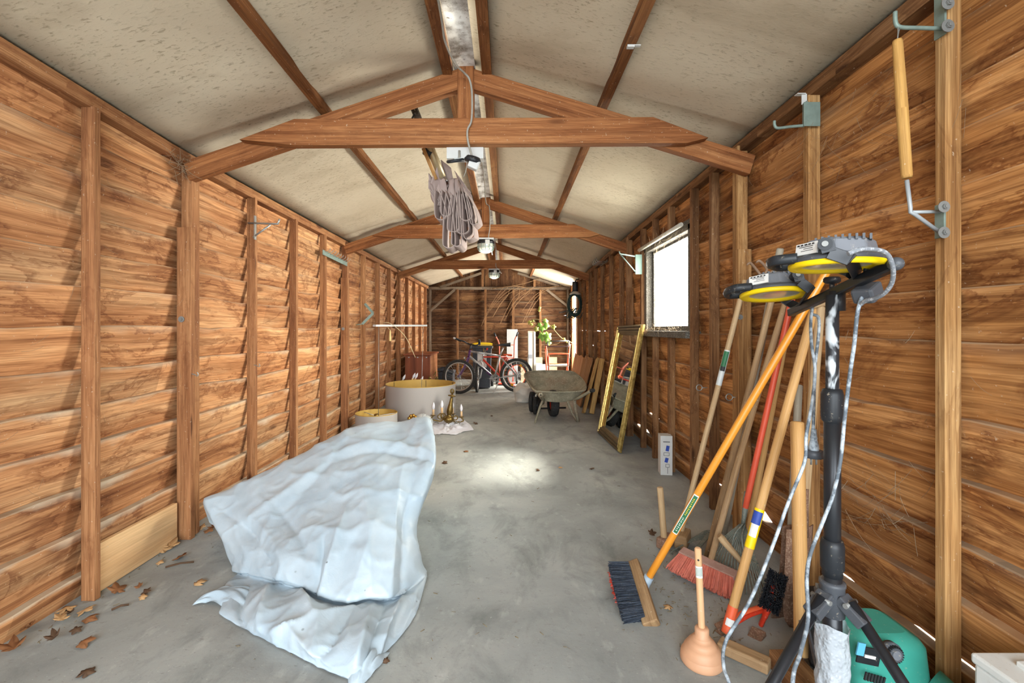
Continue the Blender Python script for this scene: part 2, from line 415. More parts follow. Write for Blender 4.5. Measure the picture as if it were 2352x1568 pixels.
# right wall; the boards below and above the window stop at its opening
gR = [(1, 2.55, 2.95, .008), (1, 4.3, 4.75, .016), (2, 4.0, 4.35, .010), (1, 5.0, 5.7, .012), (6, 6.3, 7.1, .010), (5, 7.2, 7.6, .01), (6, 8.0, 8.6, .014), (4, 5.2, 5.6, .008), (1, 1.15, 1.6, .0035), (1, 1.75, 2.1, .004), (1, 2.36, 2.5, .045), (1, 6.1, 6.5, .014)]
wr = board_wall('wall_right', M_wall_r, SRw, (YF, 8.62), DR, eaveR, hole=(3.22, WY1, WZ0, WZ1), gaps=gR, seed=11, wav=.013)
struct(wr, 'right wall of lapped darker brown boards with gaps of daylight', 'wall')
m = MB()  # the wall goes on above and behind the side opening
wr2 = board_wall('boards_beyond', M_wall_r, SRw, (9.62, YB + .02), DR, eaveR, seed=12)
wr2.name = 'end_boards'; wr2.parent = wr
SB = [.15 + .158 * k for k in range(12)]
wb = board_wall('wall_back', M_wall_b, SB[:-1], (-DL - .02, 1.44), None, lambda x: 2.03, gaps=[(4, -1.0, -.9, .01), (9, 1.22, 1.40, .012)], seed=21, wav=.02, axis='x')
struct(wb, 'far end wall of dark lapped boards', 'wall')
# gable of upright boards over the back wall
m = MB(); x = -DL
while x < 1.40:
    wd = rnd(.09, .15); x1 = min(x + wd, 1.42); d = rnd(0, .012); o_ = rnd(0, 40); id_ = random.randint(0, 900)
    a = [m.v((x, YB + d, 1.95)), m.v((x1 + .008, YB + d, 1.95)), m.v((x1 + .008, YB + d, roof(x1, YB) + .03)), m.v((x, YB + d, roof(x, YB) + .03))]
    m.f(a, [(o_, 0), (o_, wd), (o_ + .6, wd), (o_ + .6, 0)], 0, False, [(id_ + .5, .2)] * 4); x = x1
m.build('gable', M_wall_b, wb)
# back wall rails, studs and corner braces
mm = MB().beam((-DL + .02, YB - .05, 2.01), (1.40, YB - .05, 2.01), .05, .06).build('wall_plate', M_grey_wood, wb, bevel=.003)
for px in (988, 1051, 1115, 1179, 1241, 1304):
    x = (px - VX) * (YB - .05) / FPX
    MB().beam((x, YB - .05, 0), (x, YB - .05, 1.985), .045, .055, up=Vector((0, 1, 0))).build('stud', M_grey_wood if px in (988, 1304) else M_stud_rd, wb, bevel=.003)
for (xa, za, xb, zb) in ((-1.66, 1.52, -1.13, 1.98), (1.36, 1.60, .88, 1.98), (-1.45, 2.03, -.55, 2.34), (1.15, 2.06, .25, 2.34)):
    MB().beam((xa, YB - .085, za), (xb, YB - .085, zb), .025, .05, up=Vector((0, 0, 1))).build('brace', M_grey_wood, wb)
for x in (-.52, .62):
    MB().beam((x, YB - .04, 2.03), (x, YB - .04, roof(x, YB) - .02), .05, .04, up=Vector((0, 1, 0))).build('gable_stud', M_stud_rd, wb)

# studs and plates of the long walls (inner face .055 inside the boards)
def stud(par, x, y, z0, z1, mat, w=.027, d=.057, lean=0.0, name='stud'):
    s = 1 if x > 0 else -1
    return MB().beam((x - s * d / 2, y + w / 2, z0), (x - s * d / 2 + lean, y + w / 2, z1), d, w, up=Vector((0, 1, 0))).build(name, mat, par, bevel=.002)
for k in range(14):
    y = 1.88 + .601 * k
    if k in (1, 5, 9):      # posts under the trusses are doubled
        stud(wl, -DL, y - .02, 0, eaveL(y) - .06, M_stud_l, w=.062, name='truss_post')
        stud(wl, -DL, y - .055, 0, 1.66, M_stud_l, w=.034, d=.075)
    else: stud(wl, -DL, y, 0, eaveL(y) - .055, M_stud_l, w=.028 + .006 * (k % 2))
for y in (.05, .68, 1.28): stud(wl, -DL, y, 0, eaveL(y) - .05, M_stud_l)
m = MB()
for k in range(20):
    y0 = YF + k * .555; y1 = y0 + .555
    m.beam((-DL + .012, y0, eaveL(y0) - .030), (-DL + .012, y1, eaveL(y1) - .030), .06, .058)
m.build('wall_plate', M_stud_l, wl)
m = MB()
for k in range(18):
    y0 = YF + k * .555; y1 = y0 + .555
    m.beam((DR(y0) - .012, y0, eaveR(y0) - .032), (DR(y1) - .012, y1, eaveR(y1) - .032), .06, .056)
m.build('wall_plate', M_stud_rd, wr)
for y, w_, mat in ((.72, .036, M_stud_r), (1.325, .032, M_stud_r), (1.922, .034, M_stud_r), (2.83, .036, M_stud_rd), (3.13, .036, M_stud_rd), (4.30, .036, M_stud_rd), (5.15, .036, M_stud_rd), (5.70, .036, M_stud_rd), (6.27, .036, M_stud_rd), (6.8, .036, M_stud_rd), (7.85, .036, M_stud_rd), (8.35, .04, M_stud_rd)):
    stud(wr, DR(y), y, 0, eaveR(y) - .058, mat, w=w_, d=.048 if y < 1.6 else .05)
for y in (2.50, 4.80, 7.22):
    stud(wr, DR(y), y, 0, eaveR(y) - .03, M_stud_r if y < 3 else M_stud_rd, w=.058, d=.055, name='truss_post')
    stud(wr, DR(y), y - .04, 0, 1.55, M_stud_r if y < 3 else M_stud_rd, w=.034, d=.07)
for y in (3.57, 3.95):
    stud(wr, DR(y), y, 0, WZ0 - .03, M_stud_rd, w=.036, d=.05); stud(wr, DR(y), y, WZ1 + .05, eaveR(y) - .058, M_stud_rd, w=.036, d=.05)
# the pale new board low on the left wall
MB().beam((-DL + .012, 1.925, .105), (-DL + .012, 2.40, .105), .022, .205).build('repair_board', M_pale, wl, bevel=.002)

# roof trusses
def truss(y, idx, lab):
    t = thing('roof_truss', lab, 'roof truss', (RX, y, 2.0), 'roof trusses of the shed'); t['kind'] = 'structure'
    yr = y + .03
    ap = Vector((RX, yr, ridge(y) - .10)); eL = Vector((-DL + .035, yr, eaveL(y) - .098)); eR = Vector((DR(y) - .0, yr, eaveR(y) - .155))
    for e, nm in ((eL, 'rafter'), (eR, 'rafter')):
        d = (ap - e).normalized(); a = ap + d * 0.0
        s_, u_ = frame(d)
        m = MB(); m.beam(e, a, .05, .105, up=Z); m.build(nm, M_truss, t, bevel=.003)
    # tie beam in front of the rafters, its ends cut to the roof slope
    zb = ridge(y) - .49; zt = zb + .138
    def xl(z): return -DL + .035 + (z - (eaveL(y) - .05)) / ((ridge(y) - .05 - (eaveL(y) - .05)) / (RX + DL - .035))
    def xr(z): return DR(y) - (z - (eaveR(y) - .105)) / ((ridge(y) - .05 - eaveR(y) + .105) / (DR(y) - RX))
    po = [(xl(zb + .03) + .03, zb + .03), (xl(zb + .03) + .32, zb), (xr(zb) - .27, zb + .012), (xr(zb + .04) - .03, zb + .04), (xr(zt) - .0, zt + .01), (xl(zt), zt)]
    M4 = Matrix(((1, 0, 0, 0), (0, 0, -1, y - .026), (0, 1, 0, 0), (0, 0, 0, 1)))
    MB().prism(po, .05, M4).build('tie_beam', M_truss, t, bevel=.003)
    MB().beam((RX, yr - .002, zt - .05), (RX, yr - .002, ridge(y) - .005), .088, .062, up=Vector((0, 1, 0))).build('king_post', M_truss, t, bevel=.003)
    return t
truss(2.44, 0, 'nearest timber roof truss, the one carrying the broken lamp')
truss(4.84, 1, 'second timber roof truss, over the framed mirror and window')
truss(7.24, 2, 'farthest timber roof truss, just in front of the end wall')
# purlins run the length of the roof
def purlin(x, w_, h_, mat, lab, drop=.0):
    m = MB()
    pts = [YF, 0, 2.4, 4.8, 7.2, YB]
    for a, b in zip(pts, pts[1:]):
        m.beam((x, a, roof(x, a) - h_ / 2 - drop), (x, b, roof(x, b) - h_ / 2 - drop), w_, h_)
    return struct(m.build('roof_purlin', mat), lab, 'purlin', 'roof purlins')
purlin(-.98, .045, .042, M_purlin, 'long purlin under the middle of the left roof slope')
purlin(.53, .045, .042, M_purlin, 'long purlin under the middle of the right roof slope')
purlin(-.315, .05, .06, M_purlin, 'left one of the two purlins beside the ridge')
purlin(-.105, .05, .06, M_purlin, 'right one of the two purlins beside the ridge')
nz = N('dusty_ridge_translucent'); co = nz.coord()  # translucent plastic rather than metal, so skylight brightens the strip
zc = nz.ramp(nz.noise(co, 9, 6, .7), [(.35, srgb('#9b948a')), (.55, srgb('#e9e8e4')), (.75, srgb('#f8f8f5'))])
rc = nz.mix(zc, srgb('#6b5540'), nz.ramp(nz.noise(co, 40, 4, .7), [(.6, 0.0), (.7, .7)])); M_ridge = nz.done(rc, .6, 0)
tl = nz.n('ShaderNodeBsdfTranslucent'); nz.put(tl.inputs[0], rc); mx = nz.n('ShaderNodeMixShader'); nz.put(mx.inputs[0], nz.ramp(nz.noise(nz.map(co, (6, 2, 1)), 1.5, 5, .6), [(.35, .12), (.7, .5)]))
nz.t.links.new(nz.b.outputs[0], mx.inputs[1]); nz.t.links.new(tl.outputs[0], mx.inputs[2]); nz.t.links.new(mx.outputs[0], nz.o.inputs[0])
m = MB()
for k in range(12):
    a = YF + k * .925; b = a + .925
    zz = [ridge(a) - .05, ridge(b) - .05]
    q = [m.v((RX - .065, a, zz[0])), m.v((RX + .05, a, zz[0] + .004)), m.v((RX + .05, b, zz[1] + .004)), m.v((RX - .065, b, zz[1]))]
    m.f(q)
struct(m.build('trim_1', M_ridge, solid=.004), 'pale dusty ridge strip between the two ridge purlins', 'ridge strip')

# window in the right wall
M_wframe = plain('window_frame_paint', '#5c564c', .8, var=.5, scale=22, dust=.25, dustcol='#d6d2c8')
win = bpy.data.objects.new('window_1', None); COL.objects.link(win); win.location = (1.34, 3.73, WZ0)
struct(win, 'small dusty side window with glaring daylight behind its pane', 'window')
xw = 1.32
m = MB()
for (a, b, sz) in (((xw + .02, WY0 + .065, WZ0 - .02), (xw + .02, WY0 + .065, WZ1 + .03), 0), ((xw + .02, WY1 - .03, WZ0 - .02), (xw + .02, WY1 - .03, WZ1 + .03), 0)):
    m.beam(a, b, .09, .06, up=Vector((0, 1, 0)))
m.beam((xw + .02, WY0 + .04, WZ1 + .025), (xw + .02, WY1 + .02, WZ1 + .025), .09, .075)
m.build('window_frame', M_wframe, win, bevel=.003)
MB().beam((xw - .01, WY0 + .01, WZ0 - .012), (xw - .01, WY1 + .02, WZ0 - .012), .13, .05).build('window_sill', M_wframe, win, bevel=.003)
m = MB()
for (a, b) in (((xw + .045, WY0 + .10, WZ0 + .03), (xw + .045, WY0 + .10, WZ1)), ((xw + .045, WY1 - .08, WZ0 + .03), (xw + .045, WY1 - .08, WZ1))):
    m.beam(a, b, .03, .045, up=Vector((0, 1, 0)))
for z in (WZ0 + .03, WZ1 - .01): m.beam((xw + .045, WY0 + .04, z), (xw + .045, WY1 - .06, z), .03, .045)
m.build('sash', plain('window_sash_paint', '#55514a', .8, var=.5, dust=.25, dustcol='#dedbd3'), win, bevel=.002)
ng = N('dusty_window_glass'); ng.t.nodes.remove(ng.b)
tr = ng.n('ShaderNodeBsdfTransparent'); tl = ng.n('ShaderNodeBsdfTranslucent'); mx = ng.n('ShaderNodeMixShader')
tl.inputs[0].default_value = (.9, .9, .88, 1); tr.inputs[0].default_value = (.95, .96, .95, 1)
du = ng.noise(ng.coord(), 6, 6, .7); ng.put(mx.inputs[0], ng.ramp(du, [(.4, .10), (.75, .45)]))
ng.t.links.new(tr.outputs[0], mx.inputs[1]); ng.t.links.new(tl.outputs[0], mx.inputs[2]); ng.t.links.new(mx.outputs[0], ng.o.inputs[0])
M_pane = ng.m
MB().box((xw + .05, (WY0 + WY1) / 2, (WZ0 + WZ1) / 2), (.004, WY1 - WY0 - .12, WZ1 - WZ0 - .03)).build('pane', M_pane, win)
# ------------------------------------------------------------ object materials
M_black = plain('black_plastic', '#24272b', .45, var=.3, dust=.05)
M_blackmetal = plain('black_painted_steel', '#2a2c30', .38, .3, var=.25, spec=.5)
M_rubber = plain('black_rubber', '#2b2a29', .8, var=.3, dust=.08)
M_grey_pl = plain('grey_plastic', '#6d7076', .45, var=.15, dust=.1)
M_dkgrey = plain('dark_grey_plastic', '#4a4d52', .45, var=.15, dust=.04)
M_steel = plain('dull_steel', '#a9aca9', .42, .75, var=.25)
M_galv = plain('galvanised_steel', '#84968d', .55, .25, var=.25, scale=30)
M_chrome = plain('chrome', '#d0d2d2', .2, .95, var=.1)
M_yellow = plain('yellow_plastic', '#f2cf12', .4, var=.08)
M_white = plain('white_paint', '#cbccc9', .5, var=.1, dust=.05)
M_offwhite = plain('cream_plastic', '#b9b4a6', .55, var=.15, dust=.2, dustcol='#7d7464')
M_orange_h = wood('orange_varnished_wood', '#c87a1e', '#dd8f2a', '#eaa646', stain=0, grain=.12, knots=.15, fine=.25, rough=.28, spec=.5)
M_pale_h = wood('pale_handle_wood', '#9a7f5c', '#bb9f78', '#d2ba94', stain=.12, grain=.25, knots=.2, fine=.5, rough=.6)
M_old_h = wood('old_handle_wood', '#7d6247', '#a2845f', '#bda17c', stain=.2, grain=.3, knots=.2, fine=.6, rough=.65)
M_grey_h = wood('grey_handle_wood', '#7f7a6e', '#a09a8a', '#b7b09e', stain=.15, grain=.3, knots=.2, fine=.5)
M_tan_h = wood('tan_handle_wood', '#b68850', '#cda066', '#deb880', stain=.05, grain=.2, knots=.15, fine=.4, rough=.5)
M_red_h = plain('coral_red_paint', '#d9583c', .42, var=.12, spec=.45)
M_red = plain('red_paint', '#cf3a22', .4, var=.15, dust=.1)
M_redorange = plain('orange_red_paint', '#e4633c', .42, var=.15)
M_pink = plain('faded_red_bristle', '#c9705c', .8, var=.3, scale=40)
M_navy = plain('black_blue_bristle', '#323b48', .7, var=.4, scale=60, dust=.1)
M_rust = plain('rusty_steel', '#8c6a55', .85, .1, var=.45, scale=26, dust=.4, dustcol='#b59d86')
M_rake = plain('dull_green_rake_steel', '#7d857c', .6, .3, var=.3, dust=.3)
M_brass = plain('old_brass', '#8a713e', .38, .85, var=.45, scale=40)
M_gold = plain('bright_brass', '#c59a4c', .3, .85, var=.4, scale=60)
M_candle = plain('candle_sleeve', '#dcb98c', .6, var=.1)
M_bulb = plain('frosted_bulb', '#e6e6ea', .15, var=.05, spec=.6)
M_teal = plain('teal_plastic', '#3f9d8c', .45, var=.12, dust=.02)
M_cream = plain('foam_white_plastic', '#d9dcd8', .5, var=.08, dust=.1)
M_purple = plain('purple_paint', '#5a2560', .3, var=.2, spec=.6)
M_silver = plain('silver_paint', '#b9b8b6', .3, .5, var=.12)
M_label = plain('white_label', '#dcdcd8', .55, var=.06)
M_blue = plain('blue_print', '#2f4aa0', .5)
M_ink = plain('black_print', '#2a2a2c', .6)
M_green_l = plain('green_print', '#2e6b45', .5, var=.2)
M_amber = plain('amber_reflector', '#e39a1c', .25, var=.2)
M_tyre = plain('bicycle_tyre', '#3a3936', .8, var=.3, dust=.08)
M_rim = plain('aluminium_rim', '#c4c1ba', .35, .6, var=.12)
M_binbody = plain('dark_bin_plastic', '#3d4148', .5, var=.15, dust=.03)
M_cable = plain('grey_cable', '#7d8288', .55, var=.25, dust=.4, dustcol='#d7dadd', scale=20)
M_cableg = plain('grey_mains_cable', '#a09c92', .6, var=.2, dust=.2)
M_cab = wood('red_brown_veneer', '#6e3a22', '#8a4a2c', '#9d5c3a', stain=.1, grain=.2, knots=0, fine=.4, rough=.45)
M_cab_l = wood('light_veneer_side', '#a86a42', '#bb7f55', '#c98f66', stain=.1, grain=.2, knots=0, fine=.4, rough=.45)
M_ply = wood('brown_plywood', '#8a6240', '#a97e55', '#bd9468', stain=.25, grain=.35, knots=.3)
M_ply_l = wood('yellow_plank', '#a07a45', '#bf9759', '#d2ae70', stain=.25, grain=.35, knots=.3)
M_leafd = plain('dry_leaf', '#8f5f3a', .8, var=.4, scale=30)
M_leafd2 = plain('pale_dry_leaf', '#c39a6a', .8, var=.35, scale=30)
M_leafd3 = plain('dark_dry_leaf', '#5f4632', .8, var=.4, scale=30)
M_leaf = plain('green_vine_leaf', '#8fc452', .5, var=.3, scale=25, Subsurface_Weight=.0)
M_leafy = plain('yellow_vine_leaf', '#b9b85a', .5, var=.35, scale=25)
M_stem = plain('vine_stem', '#8a7a4e', .8, var=.3)
M_hose = plain('dark_green_hose', '#1f3a36', .5, var=.3)
M_bolt = plain('zinc_bolt', '#8b8c89', .55, .4, var=.2)
M_beigeboard = plain('beige_board', '#94897a', .7, var=.1)
M_greyboard = plain('pale_grey_board', '#9b9c9b', .6, var=.08)
M_card = plain('cardboard', '#a8977b', .85, var=.12)
M_bag = plain('pale_plastic_bag', '#c9c5bb', .5, var=.15)
M_plunger = plain('plunger_rubber', '#d2a07c', .5, var=.18, scale=10, spec=.4)
# tarpaulin: woven white-blue polythene
n = N('white_tarpaulin'); co = n.coord()
tc = n.ramp(n.noise(co, 3.5, 5, .6, .4), [(.3, srgb('#9fb0bb')), (.7, srgb('#b7c5cd'))])
tc = n.mix(tc, srgb('#a9a79d'), n.ramp(n.noise(n.map(co, (1, 1, 2.2), (2, 7, 1)), 7, 6, .75, .8), [(.62, 0.0), (.76, .55)]))
sp = n.voro(n.map(co, (1, 1, 1.6)), 9)
tc = n.mix(tc, srgb('#4c4a42'), n.math('MULTIPLY', n.ramp(sp, [(.035, 1.0), (.06, 0.0)]), n.ramp(n.noise(co, 2.2, 2), [(.5, 0.0), (.6, .8)])))
wr_ = n.noise(n.map(co, (1, 1, 1)), 11, 6, .62, 1.6)
n.bump(n.math('ADD', wr_, n.math('MULTIPLY', n.noise(co, 45, 4, .6), .2)), .22, .012)
M_tarp = n.done(tc, .42, 0, .45, Subsurface_Weight=0.0)
# wheelbarrow: dusty grey-green paint with rust and dried cement
n = N('barrow_paint'); co = n.coord()
bc = n.ramp(n.noise(co, 7, 6, .65), [(.3, srgb('#6f6a58')), (.5, srgb('#8a836e')), (.7, srgb('#a29a84'))])
bc = n.mix(bc, srgb('#80604c'), n.ramp(n.noise(co, 4, 4, .6), [(.5, 0.0), (.7, .6)]))
gr = n.noise(co, 60, 4, .7)
bc = n.mix(bc, srgb('#c4bcaa'), n.ramp(gr, [(.58, 0.0), (.68, .75)])); bc = n.mix(bc, srgb('#5a5545'), n.ramp(gr, [(.30, .6), (.40, 0.0)]))
n.bump(gr, .3, .006); M_barrow = n.done(bc, .75, .1, .3)
# lampshade fabric and gold lining
n = N('grey_shade_fabric'); co = n.coord('UV'); wv = n.noise(n.map(n.uv('UVMap'), (60, 900, 1)), 1, 2)
M_shade = n.done(n.mix(srgb('#9d9792'), srgb('#aca7a1'), wv), .8, 0, .15)
M_lining = plain('gold_shade_lining', '#c9a558', .45, .25, var=.12)
# canopy fabric
M_canvas = plain('mauve_canvas', '#a8968f', .85, var=.14, scale=9, dust=.06)
M_canvas_in = plain('canvas_edge', '#8d7c72', .85, var=.15)
# mirror
n = N('mirror_glass'); M_mirror = n.done(srgb('#cfd4d2'), .03, 1.0, .5)
n = N('gilt_frame'); co = n.coord()
M_gilt = n.done(n.mix(srgb('#b49a58'), srgb('#6d5526'), n.ramp(n.noise(co, 30, 5, .7), [(.4, 0.0), (.7, 1.0)])), .34, .75, .5)
M_giltd = plain('dark_frame_groove', '#4c4232', .5, .3, var=.4)
# clear things
def glass(name, col=(1, 1, 1, 1), rough=.05, alpha=None):
    n = N(name); n.done(col, rough, 0, .5, Transmission_Weight=1.0, IOR=1.35); return n.m
M_glass = glass('clear_glass', (.93, .96, .95, 1), .04)
n = N('bubble_wrap'); co = n.coord(); vb = n.voro(n.map(co, (1, 1, 1)), 110)
n.bump(n.ramp(vb, [(.2, 1.0), (.6, 0.0)]), .35, .004)
M_bubble = n.done(srgb('#c3cad0'), .3, 0, .6, Alpha=.66)
n = N('lamp_lens'); M_lens = n.done(srgb('#b5b0a4'), .12, 0, .6)
# paint-splashed pole
n = N('splashed_black_steel'); co = n.coord(); sp = n.noise(n.map(co, (1, 1, .45)), 22, 3, .55, .6)
zc = n.sep(co)[2]
hi = n.ramp(zc, [(.78, 0.0), (.84, 1.0)])
M_splash = n.done(n.mix(srgb('#2a2c30'), srgb('#d3dbe0'), n.math('MULTIPLY', n.ramp(sp, [(.45, 0.0), (.52, .9)]), hi)), .4, .2, .5)
n = N('splashed_grey_cable'); co = n.coord(); sp = n.noise(co, 70, 4, .6)
M_cablesp = n.done(n.mix(srgb('#5a636b'), srgb('#b9c3ca'), n.ramp(n.noise(co, 26, 5, .65), [(.46, 0.0), (.62, .9)])), .5, 0, .4)
n = N('whitewashed_post'); co = n.coord()
M_wash = n.done(n.mix(srgb('#e8e6e0'), srgb('#8b7f72'), n.ramp(n.noise(n.map(co, (2, 2, 1)), 9, 5, .7, .8), [(.55, 0.0), (.68, .8)])), .7, 0, .2)
# ------------------------------------------------------------ tarpaulin-covered heap
rows = [
 [(468,1160,2.40,1),(530,1122,2.47,1),(610,1085,2.56,1),(700,1040,2.68,1),(820,978,2.84,1),(910,972,2.90,1),(992,976,2.87,1)],
 [(468,1158,2.35),(530,1120,2.42),(610,1084,2.50),(700,1038,2.60),(820,977,2.76),(910,970,2.81),(991,973,2.79)],
 [(484,1190,2.28),(560,1160,2.30),(660,1115,2.36),(760,1068,2.44),(850,1030,2.52),(935,1028,2.54),(1002,1048,2.44)],
 [(508,1236,2.21),(590,1212,2.17),(680,1185,2.17),(770,1150,2.21),(850,1112,2.25),(920,1105,2.27),(986,1110,2.30)],
 [(522,1275,2.17),(600,1270,2.04),(690,1250,1.99),(770,1232,1.99),(850,1215,2.01),(910,1210,2.06),(958,1205,2.17)],
 [(536,1306,2.11),(602,1318,1.97),(682,1335,1.86),(760,1362,1.80),(840,1362,1.80),(908,1350,1.84),(968,1285,2.09)],
 [(545,1318,2.08),(610,1334,1.965),(690,1358,1.87),(768,1382,1.825),(848,1380,1.83),(915,1372,1.865),(979,1318,2.06)],
 [(520,1340,1.99),(585,1365,1.85),(668,1395,1.73),(755,1412,1.69),(838,1408,1.69),(912,1392,1.77),(976,1340,1.995)],
 [(512,1385,1.85),(562,1420,1.73),(640,1450,1.63),(730,1480,1.545),(822,1490,1.52),(890,1452,1.64),(962,1392,1.838)],
 [(504,1408,1.801),(566,1448,1.697),(640,1488,1.604),(722,1530,1.517),(818,1562,1.457),(886,1500,1.578),(948,1424,1.757)]]
G = []
for r in rows:
    g = []
    for q in r:
        p = P(*q[:3])
        if len(q) > 3: p += Vector((0, .04, -.10))
        g.append(p)
    z0 = g[0].z; z1 = g[-1].z
    g = [Vector((g[0].x + .10 + .25 * z0, g[0].y + .05, .006))] + g + [Vector((g[-1].x - .06 - .22 * z1, g[-1].y + .03, .006))]
    G.append(g)
def cr(p0, p1, p2, p3, t): return 0.5 * ((2 * p1) + (p2 - p0) * t + (2 * p0 - 5 * p1 + 4 * p2 - p3) * t * t + (3 * p1 - p0 - 3 * p2 + p3) * t ** 3)
def patch(G, u, v):
    nv = len(G) - 1; nu = len(G[0]) - 1
    fv = min(v * nv, nv - 1e-6); j = int(fv); tv = fv - j; fu = min(u * nu, nu - 1e-6); i = int(fu); tu = fu - i
    def row(jj):
        r = G[min(max(jj, 0), nv)]; c = lambda k: r[min(max(k, 0), nu)]
        return cr(c(i - 1), c(i), c(i + 1), c(i + 2), tu)
    return cr(row(j - 1), row(j), row(j + 1), row(j + 2), tv)
# folds: (u0,v0,u1,v1,height,width,sharp)
folds = [(.42,.60,.55,.38,.020,.020),(.44,.44,.43,.62,-.022,.016),(.55,.62,.72,.40,.022,.05),(.10,.30,.55,.19,.018,.03),(.30,.30,.62,.16,-.014,.02),(.50,.185,.98,.24,.020,.018),
         (.50,.21,.98,.27,-.016,.016),(.84,.24,.80,.62,.016,.03),(.90,.25,.86,.66,-.014,.02),(.16,.28,.30,.56,.014,.025),(.26,.26,.38,.52,-.012,.02),(.08,.20,.20,.50,-.016,.02),
         (.30,.68,.44,.80,.028,.03),(.44,.80,.30,.92,.022,.025),(.44,.80,.62,.73,.016,.02),(.62,.73,.50,.98,-.016,.02),(.70,.72,.66,.97,.022,.025),(.76,.72,.74,.98,-.018,.02),(.20,.70,.26,.92,.024,.025),(.10,.72,.16,.97,-.02,.02),
         (.86,.70,.78,.97,.018,.02),(.36,.86,.56,.96,.016,.02),(.62,.30,.70,.55,.010,.03),(.5,.5,.64,.44,-.012,.03)]
def segd(u, v, a, b, c, d):
    a = (1 + 6 * a) / 8; c = (1 + 6 * c) / 8
    dx, dy = c - a, d - b; t = max(0, min(1, ((u - a) * dx + (v - b) * dy) / (dx * dx + dy * dy))); ex, ey = u - a - t * dx, v - b - t * dy
    return sqrt(ex * ex + ey * ey), t
def tarp_pt(u, v):
    p = patch(G, u, v); e = 1e-3
    du = patch(G, min(u + e, 1), v) - patch(G, max(u - e, 0), v); dv = patch(G, u, min(v + e, 1)) - patch(G, u, max(v - e, 0))
    nn = du.cross(dv)
    if nn.length < 1e-12: nn = Vector((0, -1, .5))
    nn.normalize()
    if nn.y > 0 and nn.z < 0.3: nn = -nn
    if nn.z < -.2: nn = -nn
    q = p * 1.0
    r1 = 1 - abs(mnoise.noise(Vector((q.x * 5.0 + q.z * 3, q.y * 3.2, q.z * 6)) * 1.0 + Vector((3, 1, 7))))
    r2 = 1 - abs(mnoise.noise(Vector((q.x * 11 - q.y * 6, q.y * 10, q.z * 13)) + Vector((9, 2, 1))))
    r3 = mnoise.noise(Vector((q.x * 26, q.y * 24, q.z * 26)))
    h = .012 * (r1 ** 7 - .2) + .005 * (r2 ** 9 - .15) + .0008 * r3
    for (a, b, c, d, hh, ww) in folds:
        ds, t = segd(u, v, a, b, c, d)
        if ds < ww * 3: h += 1.25 * hh * exp(-ds / (ww * .8)) * (sin(pi * min(1, max(.0, t * .9 + .05))) ** .6)
    edge = min(1, v / .12) * min(1, abs(.875 - u) / .03 + .25) * min(1, abs(u - .125) / .03 + .25)
    h *= edge * (0.45 + .55 * min(1, (1 - v) / .05))
    p = p + nn * h
    # gentle crinkle of the free lower hem
    if v > .93: p.z = max(p.z, .004) + .012 * max(0, mnoise.noise(Vector((u * 17, 3, 0)))) * (v - .93) / .07
    if p.z < .006: p.z = .006 + .002 * r3
    return p
m = MB()
m.grid(tarp_pt, 150, 190)
# the twisted corner trailing off to the left and the one at the front
def tail(tip, mid, root, wtip, wroot, hgt, seed):
    A = [Vector(tip), Vector(mid), Vector(root)]
    def fn(u, v):
        t = v; a = A[0] * (1 - t) ** 2 + A[1] * 2 * t * (1 - t) + A[2] * t * t
        d = (A[2] - A[0]).normalized(); s_ = d.cross(Z).normalized(); wd = wtip * (1 - t) + wroot * t
        x = (u - .5) * 2; hh = hgt * t ** .7 * (1 - x * x) * (1 - t ** 5) + .022 * t * (1 - t ** 6) * abs(mnoise.noise(Vector((u * 5, v * 3, seed)))) * 2
        return a + s_ * (x * wd) + Z * (hh + .005)
    m.grid(fn, 26, 26)
tail(F(443, 1391), F(495, 1360), F(585, 1385), .006, .09, .05, 2)
tail(F(815, 1578), F(828, 1552), F(850, 1500), .02, .07, .05, 5)
tag(m.build('tarpaulin', M_tarp, origin=(-.75, 2.1, 0)), 'crumpled white tarpaulin draped over a low heap on the floor', 'tarpaulin')
# ------------------------------------------------------------ lampshades, chandeliers, cloth
def drum(par, c, r, h, name='shade'):
    m = MB(); M4 = Matrix.Translation(c)
    m.lathe([(r, 0.002), (r, h)], 64, M4); o = m.build(name, M_shade, par)
    m = MB(); m.lathe([(r - .006, 0.004), (r - .006, h - .002)], 64, M4, flip=True); m.build('lining', M_lining, o)
    m = MB(); m.tube([Vector(c) + Vector((cos(a) * (r - .002), sin(a) * (r - .002), h)) for a in [2 * pi * k / 64 for k in range(64)]], .004, 6, closed=True)
    m.build('rim', M_lining, o)
    return o
c = Vector((-1.078, 5.77, 0))
t = thing('pendant_lamp', 'large grey drum pendant lamp with gold lining standing on the floor', 'lamp', c)
sh = drum(t, c, .434, .432)
for a in (.5, 1.6, 2.7, 4.2): MB().tube([c + Vector((cos(a) * .424, sin(a) * .424, .01)), c + Vector((cos(a) * .424, sin(a) * .424, .425))], .003, 6).build('shade_strut', M_blackmetal, sh)
m = MB()
for a in (0.3, 2.4, 4.5): m.tube([c + Vector((0, 0, .02)), c + Vector((cos(a) * .42, sin(a) * .42, .02))], .004, 6)
m.lathe([(.0, .0), (.02, 0), (.02, .06), (.0, .06)], 12, Matrix.Translation(c + Vector((0, 0, .01)))); m.build('lamp_holder', M_blackmetal, t)
a_, b_ = P(860, 747.5, 4.98), P(978, 747.5, 5.88)
MB().beam(a_, b_, .045, .022).build('ceiling_bar', M_white, t, bevel=.002)
pr = a_.lerp(b_, .94); MB().tube([pr, c + Vector((0, 0, .05))], .0028, 6).build('suspension_rod', M_steel, t)
pl = a_.lerp(b_, .07); MB().tube([pl, (pl.x + .005, pl.y - .02, .03)], .0028, 6).build('suspension_rod', M_steel, t)
m = MB(); q = a_.lerp(b_, .2)
